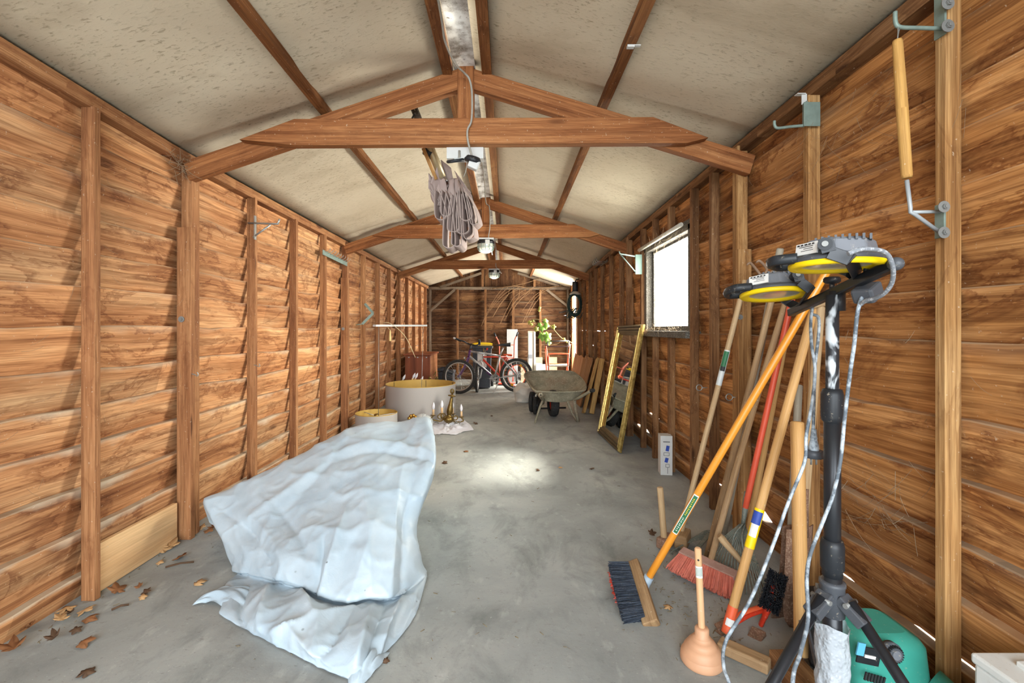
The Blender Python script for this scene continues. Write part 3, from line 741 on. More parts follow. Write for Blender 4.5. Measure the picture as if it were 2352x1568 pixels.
m.tube(catmull([q + Vector((-.03, 0, .03)), q + Vector((.06, -.02, .02)), q + Vector((.22, -.03, -.12)), q + Vector((.33, 0, -.36))], 6), .003, 6)
m.build('flex', plain('yellowed_flex', '#cdbf94', .6), t)
k = q + Vector((.05, -.02, -.1)); MB().lathe([(.003, .05), (.008, .03), (.014, -.04), (.012, -.07), (.004, -.075)], 10, Matrix.Translation(k)).build('pull_knob', plain('wooden_pull', '#d6bb7c', .5), t)
MB().tube([q, k + Vector((0, 0, .05))], .002, 5).build('pull_cord', plain('pull_string', '#cdbf94', .6), t)
c = Vector((-1.392, 4.90, 0))
t = thing('lampshade', 'small grey drum lampshade beside the tarpaulin, spider fitting inside', 'lampshade', c)
drum(t, c, .219, .222)
m = MB()
for a in (.4, 2.5, 4.6): m.tube([c + Vector((0, 0, .185)), c + Vector((cos(a) * .214, sin(a) * .214, .205))], .004, 6)
m.build('spider', M_white, t)
MB().lathe([(.0, -.02), (.022, -.02), (.026, 0), (.022, .02), (.0, .02)], 14, Matrix.Translation(c + Vector((0, 0, .19)))).build('fitting', M_brass, t)

def candle(par, b, d, L=.065, nm='candle'):
    d = Vector(d).normalized(); s_, u_ = frame(d); M4 = Matrix((( s_.x, u_.x, d.x, b[0]), (s_.y, u_.y, d.y, b[1]), (s_.z, u_.z, d.z, b[2]), (0, 0, 0, 1)))
    o = MB().lathe([(.0, -.012), (.012, -.012), (.032, -.002), (.034, .0), (.012, .004), (0, .004)], 16, M4).build('drip_pan', M_brass, par)
    MB().lathe([(.0, 0), (.0125, 0), (.0125, L), (.0, L)], 14, M4).build('candle_sleeve', M_candle, o)
    MB().lathe([(.008, L), (.011, L + .008), (.0175, L + .028), (.015, L + .05), (.006, L + .075), (.0, L + .085)], 14, M4).build('bulb', M_bulb, o)
    return o
def bal(m, c, d, prof):
    d = Vector(d).normalized(); s_, u_ = frame(d); M4 = Matrix(((s_.x, u_.x, d.x, c[0]), (s_.y, u_.y, d.y, c[1]), (s_.z, u_.z, d.z, c[2]), (0, 0, 0, 1)))
    m.lathe(prof, 18, M4)
# front chandelier
c = F(1028, 978); b = P(1029, 968, c.y)
t = thing('chandelier', 'brass candle chandelier lying on a white cloth before the large drum', 'chandelier', (c.x, c.y, 0))
m = MB(); dv = Vector((.14, .02, 1))
bal(m, (b.x, b.y, .03), dv, [(.0, -.03), (.012, -.028), (.02, -.012), (.012, 0), (.03, .01), (.062, .035), (.066, .055), (.05, .08), (.024, .095), (.030, .108), (.034, .12), (.038, .14), (.036, .165), (.029, .20), (.021, .25), (.016, .29), (.014, .31), (.046, .318), (.046, .325), (.012, .333), (.01, .36), (.0, .365)])
m.build('baluster', M_brass, t)
top = Vector((b.x, b.y, .03)) + dv.normalized() * .345
m = MB()
for a in (0, pi / 3, 2 * pi / 3): m.tube([top + Vector((cos(a + 2 * pi * k / 14) * 0, 0, 0)) + Vector((cos(a) * .022 * sin(2 * pi * k / 14), sin(a) * .022 * sin(2 * pi * k / 14), .028 - .028 * cos(2 * pi * k / 14))) for k in range(14)], .0045, 6, closed=True)
m.build('finial', M_brass, t)
for (px, py, yo) in ((995, 953, -.02), (1015, 949, -.12), (1060, 957, .03), (1040, 950, .16)):
    e = P(px, py, c.y + yo); m = MB(); r0 = Vector((b.x, b.y, .09)); md = (r0 + e) / 2 + Vector((0, 0, -.05))
    m.tube(catmull([r0, r0.lerp(md, .5) + Vector((0, 0, .03)), md, e + (e - r0).normalized() * .02 + Vector((0, 0, -.05)), e + Vector((0, 0, -.012))], 6), .008, 8)
    lp = r0.lerp(e, .55) + Vector((0, 0, -.005)); ax = (e - r0).normalized()
    m.tube([lp + ax * (cos(a) * .025) + Z * (sin(a) * .025) for a in [2 * pi * k / 14 for k in range(14)]], .006, 6, closed=True)
    m.build('arm', M_brass, t); candle(t, e, (rnd(-.04, .04), 0, 1))
m = MB()
for k in range(22):
    a = rnd(0, 6.28); r = rnd(.05, .2); p = Vector((b.x + cos(a) * r, b.y + sin(a) * r * .6, rnd(.02, .06))); m.ball(p, (.008, .008, .014), 6, 4)
m.build('crystal_drops', M_glass, t)['kind'] = 'stuff'
# crumpled cloth under it
n_ = plain('white_cloth', '#dcdde4', .8, var=.08)
pts = [(968, 975), (1000, 999), (1022, 997), (1046, 1000), (1066, 992), (1088, 988), (1080, 976), (1062, 962), (1040, 958), (1010, 962), (985, 962)]
poly = [F(*p) for p in pts]; cc = sum(poly, Vector()) / len(poly)
def cl(u, v):
    a = u * len(poly); i = int(a) % len(poly); f = a - int(a); p = poly[i].lerp(poly[(i + 1) % len(poly)], f); q = cc.lerp(p, v)
    q.z = .004 + .03 * (1 - v ** 3) * abs(mnoise.noise(Vector((q.x * 14, q.y * 12, 2)))) * 2.0 + .012 * abs(mnoise.noise(Vector((q.x * 30, q.y * 26, 5)))); return q
m = MB(); m.grid(cl, 77, 22, closeu=True)
tag(m.build('cloth', n_, origin=(cc.x, cc.y, 0)), 'crumpled white cloth spread on the floor under the brass chandelier', 'cloth')
# crystal bowl and gilt ceiling rose lying beside it
c = P(975, 969, 5.12); c.z = .088
m = MB()
M4 = Matrix.Translation(c) @ Euler((radians(-50), radians(25), 0)).to_matrix().to_4x4()
prof = [(.002, -.07), (.046, -.067), (.085, -.035), (.097, .0), (.092, .024)]
for j in range(40):
    a = 2 * pi * j / 40; m.tube([M4 @ Vector((r * cos(a), r * sin(a), z)) for r, z in prof], .004, 5)
m.lathe(prof, 30, M4)
n = N('cut_crystal'); n.done(srgb('#d5dad8'), .12, 0, .9, Alpha=.5); tag(m.build('glass_bowl', n.m, origin=c), 'cut crystal lamp bowl lying beside the brass chandelier', 'bowl')
c = F(948, 978); t = thing('brass_rosette', 'gilt cast brass lamp fitting next to the crystal bowl', 'lamp fitting', c)
m = MB()
for k in range(9):
    a = k / 9 * 2 * pi; p = Vector((c.x + cos(a) * .045, c.y, .07 + sin(a) * .05)); m.ball(p, (.02, .018, .022), 8, 6)
m.ball((c.x, c.y, .07), (.035, .03, .035), 12, 8); m.build('scrollwork', M_gold, t)
MB().tube([(c.x - .04, c.y + .01, .05), (c.x - .1, c.y + .03, .03)], .022, 10).build('socket', M_gold, t)
# second chandelier behind the drum: candles and a crown show above the rim
c = Vector((-1.15, 6.45, 0)); t = thing('chandelier', 'second brass candle chandelier, hidden behind the large drum shade', 'chandelier', c)
m = MB(); bal(m, (c.x, c.y, .06), (.1, 0, 1), [(.0, -.05), (.03, -.04), (.06, 0), (.05, .04), (.02, .08), (.035, .14), (.02, .2), (.03, .23), (.0, .26)]); m.build('baluster', M_brass, t)
for (px, py) in ((921, 882), (944, 878), (950, 878), (962, 886)):
    e = P(px, py, 6.4); r0 = Vector((c.x, c.y, .12)); m = MB(); m.tube(catmull([r0, r0.lerp(e, .5) + Vector((0, 0, -.06)), e + Vector((-.02, 0, -.04)), e], 6), .008, 8); m.build('arm', M_brass, t); candle(t, e, (.45, 0, 1))
e = P(994, 873, 6.4); m = MB(); m.tube(catmull([(c.x, c.y, .15), (e.x - .05, e.y, e.z - .1), e], 6), .01, 8)
for k in range(14): m.ball(e + Vector((rnd(-.06, .06), rnd(-.03, .03), rnd(-.05, .05) + .0)), rnd(.01, .022), 7, 5)
for k in range(7): m.ball(e + Vector((.035 + rnd(-.02, .02), 0, .02 + k * .016)), rnd(.007, .013), 6, 4)
m.build('crown', M_brass, t)

# ------------------------------------------------------------ cabinet and crates by the left wall
c = Vector((-1.42, 7.7, 0)); t = thing('cabinet', 'reddish brown wooden cabinet with overhanging top in the far left corner', 'cabinet', c)
x0, x1, y0, y1, h = -1.615, -1.218, 7.3, 8.06, .70
MB().box(((x0 + x1) / 2, y0 + .01, h / 2), (x1 - x0, .02, h - .02)).build('back_panel', M_cab, t, bevel=.002)
MB().box((x1 - .01, (y0 + y1) / 2 + .02, h / 2), (.02, y1 - y0 - .02, h - .02)).build('side_panel', M_cab_l, t, bevel=.002)
MB().box((x0 + .01, (y0 + y1) / 2 + .02, h / 2), (.02, y1 - y0 - .02, h - .02)).build('side_panel', M_cab, t, bevel=.002)
MB().box(((x0 + x1) / 2, y1 - .01, h / 2), (x1 - x0 - .04, .02, h - .02)).build('front_panel', M_cab, t)
MB().box(((x0 + x1) / 2, (y0 + y1) / 2, h + .008), (x1 - x0 + .05, y1 - y0 + .05, .026)).build('top', M_cab, t, bevel=.003)
m = MB()
for k in range(3): m.box((x0 + .06 + k * .14, y0 - .006, h - .035), (.02, .012, .014))
m.build('mount_clip', M_steel, t)
def crate(px0, px1, py0, Y, lab, mat):
    a = F(px0, 0 + VY + FPX * CZ / Y); x0 = a.x; x1 = (px1 - VX) * Y / FPX; zt = CZ - (py0 - VY) * Y / FPX
    t = thing('crate', lab, 'crate', ((x0 + x1) / 2, Y, 0), 'plastic crates beside the cabinet'); d = .36; cx = (x0 + x1) / 2; cy = Y + d / 2
    m = MB()
    for (bx, by, sx, sy) in ((x0 + .006, cy, .012, d), (x1 - .006, cy, .012, d), (cx, Y + .006, x1 - x0 - .024, .012), (cx, Y + d - .006, x1 - x0 - .024, .012)):
        m.box((bx, by, zt * .42), (sx, sy, zt * .80)); 
    m.box((cx, cy, .012), (x1 - x0 - .03, d - .03, .012)); m.build('body', mat, t)
    m = MB()
    for (bx, by, sx, sy) in ((x0, cy, .03, d + .02), (x1, cy, .03, d + .02), (cx, Y, x1 - x0 - .03, .03), (cx, Y + d, x1 - x0 - .03, .03)): m.box((bx, by, zt - .02), (sx, sy, .04))
    for k in range(6): m.box((x0 + (x1 - x0) * (k + .5) / 6, Y - .004, zt * .45), (.012, .02, zt * .75))
    m.build('rim', mat, t)
crate(1007, 1022, 846, 8.5, 'dark slatted plastic crate next to the brown cabinet', M_binbody)
crate(1024, 1040, 852, 8.95, 'dark plastic crate behind the front wheel of the bicycle', M_dkgrey)
# ------------------------------------------------------------ bicycles
def wheel(par, c, r, n, tyre_r, rimmat, spokes=28, refl=True, tread=True, hub=M_steel):
    """c centre, n axle direction"""
    c = Vector(c); n = Vector(n).normalized(); a, b = frame(n)
    ring = lambda rr, k, N_, off=0: c + a * (cos(2 * pi * k / N_) * rr) + b * (sin(2 * pi * k / N_) * rr) + n * off
    m = MB(); m.tube([ring(r - tyre_r, k, 48) for k in range(48)], tyre_r, 10, closed=True)
    if tread:
        for k in range(72):
            for s_ in (-1, 1):
                p = ring(r - .002, k + (.5 if s_ > 0 else 0), 72, s_ * tyre_r * .5); d = (p - c).normalized(); tn = d.cross(n)
                m.beam(p - d * .004, p + d * .004, .012, tyre_r * .7, up=n)
    w_ = m.build('wheel', M_tyre, par)
    m = MB(); m.tube([ring(r - tyre_r * 2 - .006, k, 48) for k in range(48)], .012, 8, closed=True, squash=(1, .8)); m.build('rim', rimmat, w_)
    m = MB(); m.tube([c - n * .05, c + n * .05], .016, 10); m.tube([c - n * .035, c - n * .028], .03, 12); m.tube([c + n * .028, c + n * .035], .03, 12); m.build('hub', hub, w_)
    m = MB()
    for k in range(spokes):
        s_ = 1 if k % 2 else -1; h = ring(.026, k + (3 if (k // 2) % 2 else -3), spokes, s_ * .03); m.tube([h, ring(r - tyre_r * 2, k, spokes)], .0013, 4, cap=False)
    m.build('spokes', M_chrome, w_)
    if refl:
        for k in (9, 23):
            p = ring(r * .62, k, 28); m = MB(); d = (p - c).normalized(); m.beam(p - d * .022, p + d * .022, .042, .02, up=n); m.build('reflector', M_amber, w_, bevel=.004)
    return w_
# main bicycle: rear axle A, front axle B
A = Vector((.178, 8.13, .298)); B = Vector((-.82, 7.90, .295)); ex = (A - B).normalized(); side = ex.cross(Z).normalized()
if side.y > 0: side = -side
def bp(px, py, f):                         # point in the bicycle's mid plane
    t_ = f; Y = B.y + (A.y - B.y) * t_; return P(px, py, Y)
t = thing('bicycle', 'silver mountain bicycle with purple fork standing before the black bin', 'bicycle', (A.x, A.y, 0))
BBk = bp(1136, 868, .62); ST = bp(1148, 817, .73); SP = bp(1156, 797, .79); HT = bp(1079.5, 806, .2); HB = bp(1076.5, 818, .17); CS = bp(1081, 791, .21)
wheel(t, A, .298, side, .024, M_rim)
fwd = Euler((0, 0, radians(-24))).to_matrix() @ side
wheel(t, B, .295, fwd, .024, M_rim)
m = MB()
for a_, b_, r in ((HB + Vector((0, 0, .012)), BBk, .021), (HT - Vector((0, 0, .005)), ST, .017), (BBk, ST, .017), (ST, SP, .0135)): m.tube([a_, b_], r, 12)
for s_ in (-1, 1):
    m.tube([ST + side * (s_ * .02) - Vector((0, 0, .01)), A + side * (s_ * .062)], .009, 8); m.tube([BBk + side * (s_ * .03), A + side * (s_ * .062)], .010, 8)
m.build('frame', M_silver, t)
m = MB(); m.tube([HT + Vector((0, 0, .02)), HB - Vector((0, 0, .02))], .022, 12); q = HB + (BBk - HB) * .70; m.tube([q, HB + (BBk - HB) * .86], .0215, 12); m.build('head_tube', M_purple, t)
m = MB(); m.tube([HB + (BBk - HB) * .3, HB + (BBk - HB) * .68], .0216, 12); m.build('frame_lettering_band', plain('black_frame_print', '#45424a', .4, var=.6, scale=60, dust=.2), t)
m = MB(); cr_ = HB - Vector((0, 0, .03)); m.tube([cr_ - fwd * .05, cr_ + fwd * .05], .014, 8)
for s_ in (-1, 1): m.tube(catmull([cr_ + fwd * (s_ * .05) + Z * .01, (cr_ + fwd * (s_ * .05)).lerp(B + fwd * (s_ * .055), .5) + ex * .01, B + fwd * (s_ * .055)], 6), [.014] * 7 + [.012] * 3 + [.010] * 3, 10)
m.build('fork', M_purple, t)
m = MB(); m.tube([HT, CS], .013, 8); st = CS + Vector((-.05, -.05, .02)); m.tube([CS, st], .015, 8); m.build('stem', M_black, t)
L_ = P(1050, 779, 7.72); R_ = P(1101, 785, 7.86)
m = MB(); m.tube(catmull([L_, P(1066, 784, 7.76), st, P(1092, 793, 7.82), R_ + Vector((0, 0, -.03)), R_], 6), .012, 8); bar = m.build('handlebar', M_black, t)
MB().tube([L_ + (L_ - st).normalized() * .05, L_ - (L_ - st).normalized() * .09], .018, 10).build('grip', M_black, bar)
MB().tube([L_ + (L_ - st).normalized() * .052, L_ + (L_ - st).normalized() * .08], .016, 10).build('grip_end', M_white, bar)
MB().tube([R_ + Vector((.002, -.03, .04)), R_ + Vector((0, .02, -.05))], .02, 10).build('grip', M_black, bar)
m = MB(); m.tube(catmull([st + Vector((-.06, 0, 0)), st + Vector((-.13, -.03, -.09)), P(1067, 808, 7.8), HB], 6), .003, 5); m.tube(catmull([st + Vector((.05, 0, 0)), st + Vector((.12, -.02, -.03)), P(1094, 812, 7.9), P(1090, 822, 7.95)], 6), .003, 5); m.build('brake_cables', M_black, bar)
# saddle
m = MB()
def sad(u, v):
    w_ = .018 + .06 * max(0, (v - .35) / .65) ** .8 + .012 * sin(pi * min(1, v * 2)); w_ *= 1 if v < .93 else sqrt(max(.05, 1 - ((v - .93) / .07) ** 2)); w_ *= min(1, v / .04 + .3)
    a = 2 * pi * u; q = SP + Vector((0, 0, .035)) + ex * (-.12 + .25 * v); hz = .016 + .022 * v
    return q + side * (cos(a) * w_) + Z * (sin(a) * (hz if sin(a) > 0 else hz * (1.0 if v > .55 else .6)) + .012 * (v - .3))
m.grid(sad, 20, 16, closeu=True); m.build('saddle', M_black, t)
m = MB(); m.tube([BBk - side * .06, BBk + side * .06], .02, 10)
for r in (.07, .052): m.tube([BBk + side * .05 + ex * (cos(2 * pi * k / 24) * r) + Z * (sin(2 * pi * k / 24) * r) for k in range(24)], .006, 6, closed=True)
m.build('chainring', M_steel, t)
m = MB(); m.tube([BBk + side * .07, BBk + side * .075 - ex * .16 + Z * .0], .010, 8); m.build('crank', M_silver, t)
m = MB(); m.box(BBk + side * .12 - ex * .165, (.09, .05, .022)); m.build('pedal', M_black, t)
MB().tube(catmull([BBk + ex * .08 - Z * .02, BBk + ex * .03 + side * .08 - Z * .12, P(1132, 904, 7.92)], 5), .008, 8).build('kickstand', M_silver, t)
m = MB()
for k in range(7): r = .028 + .008 * k; m.tube([A + side * (.03 + .004 * (7 - k)) + ex * (cos(2 * pi * i / 20) * r) + Z * (sin(2 * pi * i / 20) * r) for i in range(20)], .002, 4, closed=True)
m.tube([A + side * .05, A + side * .05 - Z * .1 + ex * -.02], .012, 6); m.build('derailleur', M_steel, t)
MB().lathe([(.0, 0), (.02, .0), (.026, .03), (.0, .032)], 12, Matrix.Translation(P(1067, 822, 7.78)) @ Euler((radians(90), 0, 0)).to_matrix().to_4x4()).build('headlamp', M_chrome, t)
# smaller second bicycle behind it
c2 = F(1097, 901); A2 = P(1187, 874, 8.52); A2.z = .25; B2 = P(1096, 876, 8.10); B2.z = .25
t = thing('bicycle', "smaller red child's bicycle parked behind the silver mountain bicycle", 'bicycle', (A2.x, A2.y, 0))
ex2 = (A2 - B2).normalized(); s2 = ex2.cross(Z).normalized(); f2 = Euler((0, 0, radians(58))).to_matrix() @ s2
wheel(t, A2, .25, s2, .022, M_redorange, refl=False); wheel(t, B2, .25, f2, .022, M_rim, refl=False)
m = MB(); bb = (A2 + B2) / 2 + Vector((.03, 0, .02)); hd = B2 + Vector((.10, .03, .33)); stp = bb + Vector((.12, .02, .34))
for a_, b_, r in ((hd, bb, .018), (hd + Z * .04, stp, .015), (bb, stp, .015)): m.tube([a_, b_], r, 10)
for s_ in (-1, 1): m.tube([stp + s2 * (s_ * .02), A2 + s2 * (s_ * .06)], .008, 8); m.tube([bb + s2 * (s_ * .02), A2 + s2 * (s_ * .06)], .008, 8)
m.build('frame', M_red, t)
m = MB()
fk = B2 + Vector((.04, .0, .27))
for s_ in (-1, 1): m.tube(catmull([hd, fk + f2 * (s_ * .02) + Z * .02, fk + f2 * (s_ * .055) - Z * .03, B2 + f2 * (s_ * .055)], 5), .012, 8)
m.build('fork', M_silver, t)
m = MB(); hs = hd + Vector((.02, 0, .13)); m.tube([hd, hs], .012, 8); m.tube(catmull([hs + Vector((-.02, .24, .05)), hs, hs + Vector((.06, -.22, .05))], 5), .011, 8); m.build('handlebar', M_chrome, t)
e = hs + Vector((.06, -.22, .05)); MB().tube([e, e + Vector((.01, -.07, .02))], .016, 10).build('grip', M_red, t)
e = P(1165, 815, 8.42); m = MB(); m.tube([e + Vector((-.07, 0, .008)), e + Vector((.02, 0, .0)), e + Vector((.09, 0, -.005))], [.018, .028, .034], 10, squash=(1, .7)); m.build('saddle', M_redorange, t)
MB().tube([stp, e], .012, 8).build('seat_post', M_silver, t)

# ------------------------------------------------------------ wheeled bin
Yb = 8.52; xa, xb = (1085 - VX) * Yb / FPX, (1128 - VX) * Yb / FPX; zt = CZ - (797 - VY) * Yb / FPX
t = thing('wheelie_bin', 'black wheeled bin with a yellow lid behind the bicycle', 'bin', ((xa + xb) / 2, Yb + .25, 0))
m = MB()
def binp(u, v):
    k = int(u * 4) % 4; f = u * 4 - int(u * 4); w_ = (.86 + .14 * v); cx = (xa + xb) / 2; hw = (xb - xa) / 2 * w_; d = .42 * w_
    cs = [(-hw, 0), (hw, 0), (hw, d), (-hw, d)]; a = cs[k]; b = cs[(k + 1) % 4]; return Vector((cx + a[0] + (b[0] - a[0]) * f, Yb + .03 * (1 - v) + a[1] + (b[1] - a[1]) * f, .02 + (zt - .02) * v))
m.grid(binp, 4, 6, closeu=True, smooth=False); m.build('body', M_binbody, t)
m = MB(); m.box(((xa + xb) / 2, Yb + .2, zt - .01), (xb - xa + .05, .46, .035)); m.box(((xa + xb) / 2, Yb - .03, zt + .004), (xb - xa + .05, .03, .05)); m.build('rim', M_binbody, t, bevel=.006)
m = MB()
def lid(u, v): return Vector((xa - .02 + (xb - xa + .04) * u, Yb - .03 + .47 * v, zt + .03 + .05 * (1 - (2 * v - 1) ** 4) * (1 - .4 * (2 * u - 1) ** 4)))
m.grid(lid, 10, 8); m.box(((xa + xb) / 2, Yb - .03, zt + .035), (xb - xa + .045, .012, .04)); m.build('lid', M_yellow, t, bevel=.004)
MB().box(((xa + xb) / 2 + .005, Yb - .005, zt - .24), (.17, .012, .28)).build('sticker', M_label, t)
m = MB(); m.tube([(xb - .02, Yb + .46, .10), (xb + .03, Yb + .46, .10)], .10, 18); m.build('wheel', M_rubber, t)
m = MB(); m.tube([(xa - .03, Yb + .46, .10), (xa + .02, Yb + .46, .10)], .10, 18); m.build('wheel', M_rubber, t)

# ------------------------------------------------------------ red hand truck
Yh = 9.25; t = thing('hand_truck', 'red tubular hand truck with black grips leaning near the end wall', 'hand truck', P(1161, 882, Yh) * Vector((1, 1, 0)) if False else (P(1161, 880, Yh).x, Yh, 0))
m = MB()
for (g, q1, q2, bx) in (((1138, 771), (1146, 789), (1147, 815), 1148), ((1187, 770), (1182, 784), (1181, 815), 1178)):
    a_, b_, c_ = P(*g, Yh), P(*q1, Yh), P(*q2, Yh); m.tube(catmull([a_, b_, c_, Vector(((bx - VX) * Yh / FPX, Yh - .03, .06))], 6), .014, 10)
for y in (792, 822, 850): m.tube([P(1147, y, Yh), P(1181, y, Yh)], .011, 8)
m.build('frame', M_pink if False else plain('faded_red_tube', '#d0705c', .5, var=.15), t)
for g, q1 in (((1138, 771), (1146, 789)), ((1187, 770), (1182, 784))):
    a_, b_ = P(*g, Yh), P(*q1, Yh); d = (a_ - b_).normalized(); MB().tube([a_ - d * .02, a_ + d * .07], .018, 10).build('grip', M_black, t)
MB().box((P(1163, 0, Yh).x, Yh - .12, .03), (.34, .2, .012)).build('toe_plate', M_red, t)
for px in (1141, 1187): x = P(px, 0, Yh).x; MB().tube([(x - .02, Yh + .07, .10), (x + .02, Yh + .07, .10)], .10, 18).build('wheel', M_rubber, t)

# ------------------------------------------------------------ boards against the end wall
def board(name, px0, px1, py0, Y, th, mat, lab, lean=.12, cat='board', zb=0.0):
    x0, x1 = (px0 - VX) * Y / FPX, (px1 - VX) * Y / FPX; zt = CZ - (py0 - VY) * Y / FPX
    m = MB(); m.beam(((x0 + x1) / 2, Y - lean, zb), ((x0 + x1) / 2, Y, zt), x1 - x0, th, up=Vector((0, 1, 0)))
    return tag(m.build(name, mat, bevel=.003, origin=((x0 + x1) / 2, Y - lean, zb)), lab, cat)
board('shelf_board', 1164, 1189, 756, 9.95, .02, M_greyboard, 'tall pale grey board leaning on the end wall behind the saddle')
Y = 9.9; x0, x1 = (1212 - VX) * Y / FPX, (1229 - VX) * Y / FPX; zt = CZ - (760 - VY) * Y / FPX
t = thing('metal_casing', 'tall narrow beige casing with a grey grille, leaning beside the vine', 'casing', ((x0 + x1) / 2, Y - .1, 0))
MB().beam(((x0 + x1) / 2, Y - .1, 0), ((x0 + x1) / 2, Y, zt), x1 - x0, .03, up=Vector((0, 1, 0))).build('casing', M_beigeboard, t, bevel=.004)
MB().beam((x1 - .012, Y - .125, .01), (x1 - .012, Y - .025, zt - .01), .04, .02, up=Vector((0, 1, 0))).build('edge_strip', M_offwhite, t)
MB().beam((x0 + .055, Y - .125, .01), (x0 + .055, Y - .025, zt - .04), .085, .014, up=Vector((0, 1, 0))).build('front_panel', plain('pale_green_beige', '#b9b5a0', .6), t)
zz = CZ - (822 - VY) * Y / FPX; MB().box((x0 + .055, Y - .085, zz + .04), (.088, .02, .085)).build('grille', M_grey_pl, t)
board('hardboard_sheet', 1211, 1246, 820, 10.0, .012, M_beigeboard, 'beige sheet standing behind the tall narrow casing', .06)
board('melamine_board', 1231, 1243, 834, 9.75, .02, M_white, 'short white board standing in front of pale grey panels', .06)
board('melamine_board', 1240, 1262, 836, 9.86, .02, M_greyboard, 'pale grey panel standing between white board and red walking frame', .06)
board('cardboard_box', 1256, 1279, 820, 9.98, .08, M_card, 'beige cardboard sheet box seen behind the red walking frame', .06, 'box')
board('fibreboard', 1196, 1216, 842, 9.6, .014, M_card, 'low tan board behind the rear bicycle wheel', .06)

# ------------------------------------------------------------ red walking frame
Yw = 8.9; t = thing('walking_frame', 'red tubular walking frame with dark backrest strap behind the wheelbarrow', 'walking frame', (P(1282, 0, Yw).x, Yw, 0))
m = MB()
for (a_, b_, dd) in (((1254, 792), (1260, 842), 0), ((1309, 792), (1304, 842), 0)):
    p, q = P(*a_, Yw), P(*b_, Yw); m.tube([p, q, Vector((q.x, Yw - .03, .05))], .014, 10); m.tube([p - Z * .1 + Vector((0, .12, 0)), Vector((q.x, Yw + .35, .05))], .013, 8); m.tube([p - Z * .05, p - Z * .1 + Vector((0, .12, 0))], .013, 8)
p = [P(1260, 840, Yw - .03), P(1260, 818, Yw - .03), P(1264, 812.5, Yw - .03), P(1302, 812.5, Yw - .03), P(1306, 818, Yw - .03), P(1305, 840, Yw - .03)]
m.tube(catmull(p, 5), .013, 8); m.tube([P(1258, 836, Yw + .2), P(1306, 836, Yw + .2)], .011, 8); m.build('frame', M_redorange, t)
m = MB(); m.tube(catmull([P(1253, 792, Yw - .05), P(1262, 795, Yw - .12), P(1282, 796, Yw - .14), P(1302, 795, Yw - .12), P(1310, 791, Yw - .05)], 5), .018, 8, squash=(1, .6)); m.build('backrest_strap', plain('maroon_strap', '#4a2220', .6, var=.3), t)
MB().tube([P(1258, 783.5, Yw + .12), P(1307, 782.5, Yw + .12)], .012, 8).build('push_bar', M_black, t)
for px in (1258, 1307): MB().tube([P(px, 783, Yw + .12), P(px, 797, Yw)], .013, 8).build('handle_post', M_chrome if px > 1290 else M_black, t)
x0, x1 = P(1259, 0, Yw).x, P(1306, 0, Yw).x; zz = CZ - (840 - VY) * Yw / FPX
MB().box(((x0 + x1) / 2, Yw + .12, zz), (x1 - x0, .3, .025)).build('seat', M_offwhite, t, bevel=.006)
for x in (x0, x1):
    for dy in (-.03, .35): MB().tube([(x - .012, Yw + dy, .055), (x + .012, Yw + dy, .055)], .055, 14).build('wheel', M_rubber, t)

# ------------------------------------------------------------ vine growing in, dry stems
def leaf(m, c, n, size, rot=0, lobes=True, curl=.25):
    n = Vector(n).normalized(); a, b = frame(n, up=Vector((.01, .02, 1))); a2 = a * cos(rot) + b * sin(rot); b2 = -a * sin(rot) + b * cos(rot); c = Vector(c)
    K = 30; rim = []
    for k in range(K):
        t_ = 2 * pi * k / K; r = size * (.56 + (.40 * abs(1 - 2 * ((5 * t_ / (2 * pi)) % 1)) ** 1.15 if lobes else .1 * cos(t_)) + .08 * cos(t_)) * (.62 if abs(t_ - pi) < .2 else 1)
        rim.append(m.v(c + a2 * (sin(t_) * r) + b2 * (cos(t_) * r) - n * (curl * r * r / max(size, 1e-4)) + n * rnd(-.06, .06) * size))
    ci = m.v(c)
    for k in range(K): m.f((ci, rim[k], rim[(k + 1) % K]), [(0, 0), (.01, 0), (.01, .01)], 0, True)
Yv = 9.1; t = thing('grape_vine', 'green vine shoot with lobed leaves growing in through the end wall', 'vine', (P(1300, 0, Yv).x, Yv, P(1300, 786, Yv).z))
m = MB(); m.tube(catmull([P(1334, 800, Yv + .1), P(1312, 786, Yv), P(1290, 776, Yv - .05), P(1266, 750, Yv - .1), P(1248, 737, Yv - .1), P(1226, 733, Yv - .1), P(1216, 741, Yv - .1)], 6), .006, 6)
m.tube(catmull([P(1226, 734, Yv - .1), P(1240, 762, Yv - .1), P(1258, 780, Yv - .1), P(1264, 790, Yv - .1)], 6), .005, 6); m.tube(catmull([P(1290, 776, Yv - .05), P(1283, 788, Yv), P(1270, 790, Yv)], 6), .003, 5)
m.build('stem', M_stem, t)
for (px, py, s_, y_) in ((1253, 736, .055, 0), (1239, 745, .045, 0), (1255, 747, .06, 0), (1244, 753, .06, 0), (1232, 755, .05, 1), (1271, 750, .045, 1), (1245, 770, .085, 0), (1259, 771, .085, 0), (1256, 780, .05, 0), (1262, 786, .05, 0), (1216, 739, .04, 1), (1224, 736, .03, 1), (1221, 744, .03, 1), (1296, 778, .025, 1), (1302, 784, .02, 1), (1238, 712, .028, 1), (1240, 706, .025, 1)):
    m = MB(); leaf(m, P(px, py, Yv - .13 + rnd(-.04, .04)), (rnd(-.3, .3), -1, rnd(-.1, .5)), s_ * 1.3, rnd(2.6, 3.7), curl=.6); m.build('leaf', M_leafy if y_ else M_leaf, t, solid=.0006)
t = thing('dry_creeper', 'dry leafless creeper stems hanging down the end wall under its plate', 'creeper', (P(1150, 0, YB).x, YB - .1, 2.0))
m = MB()
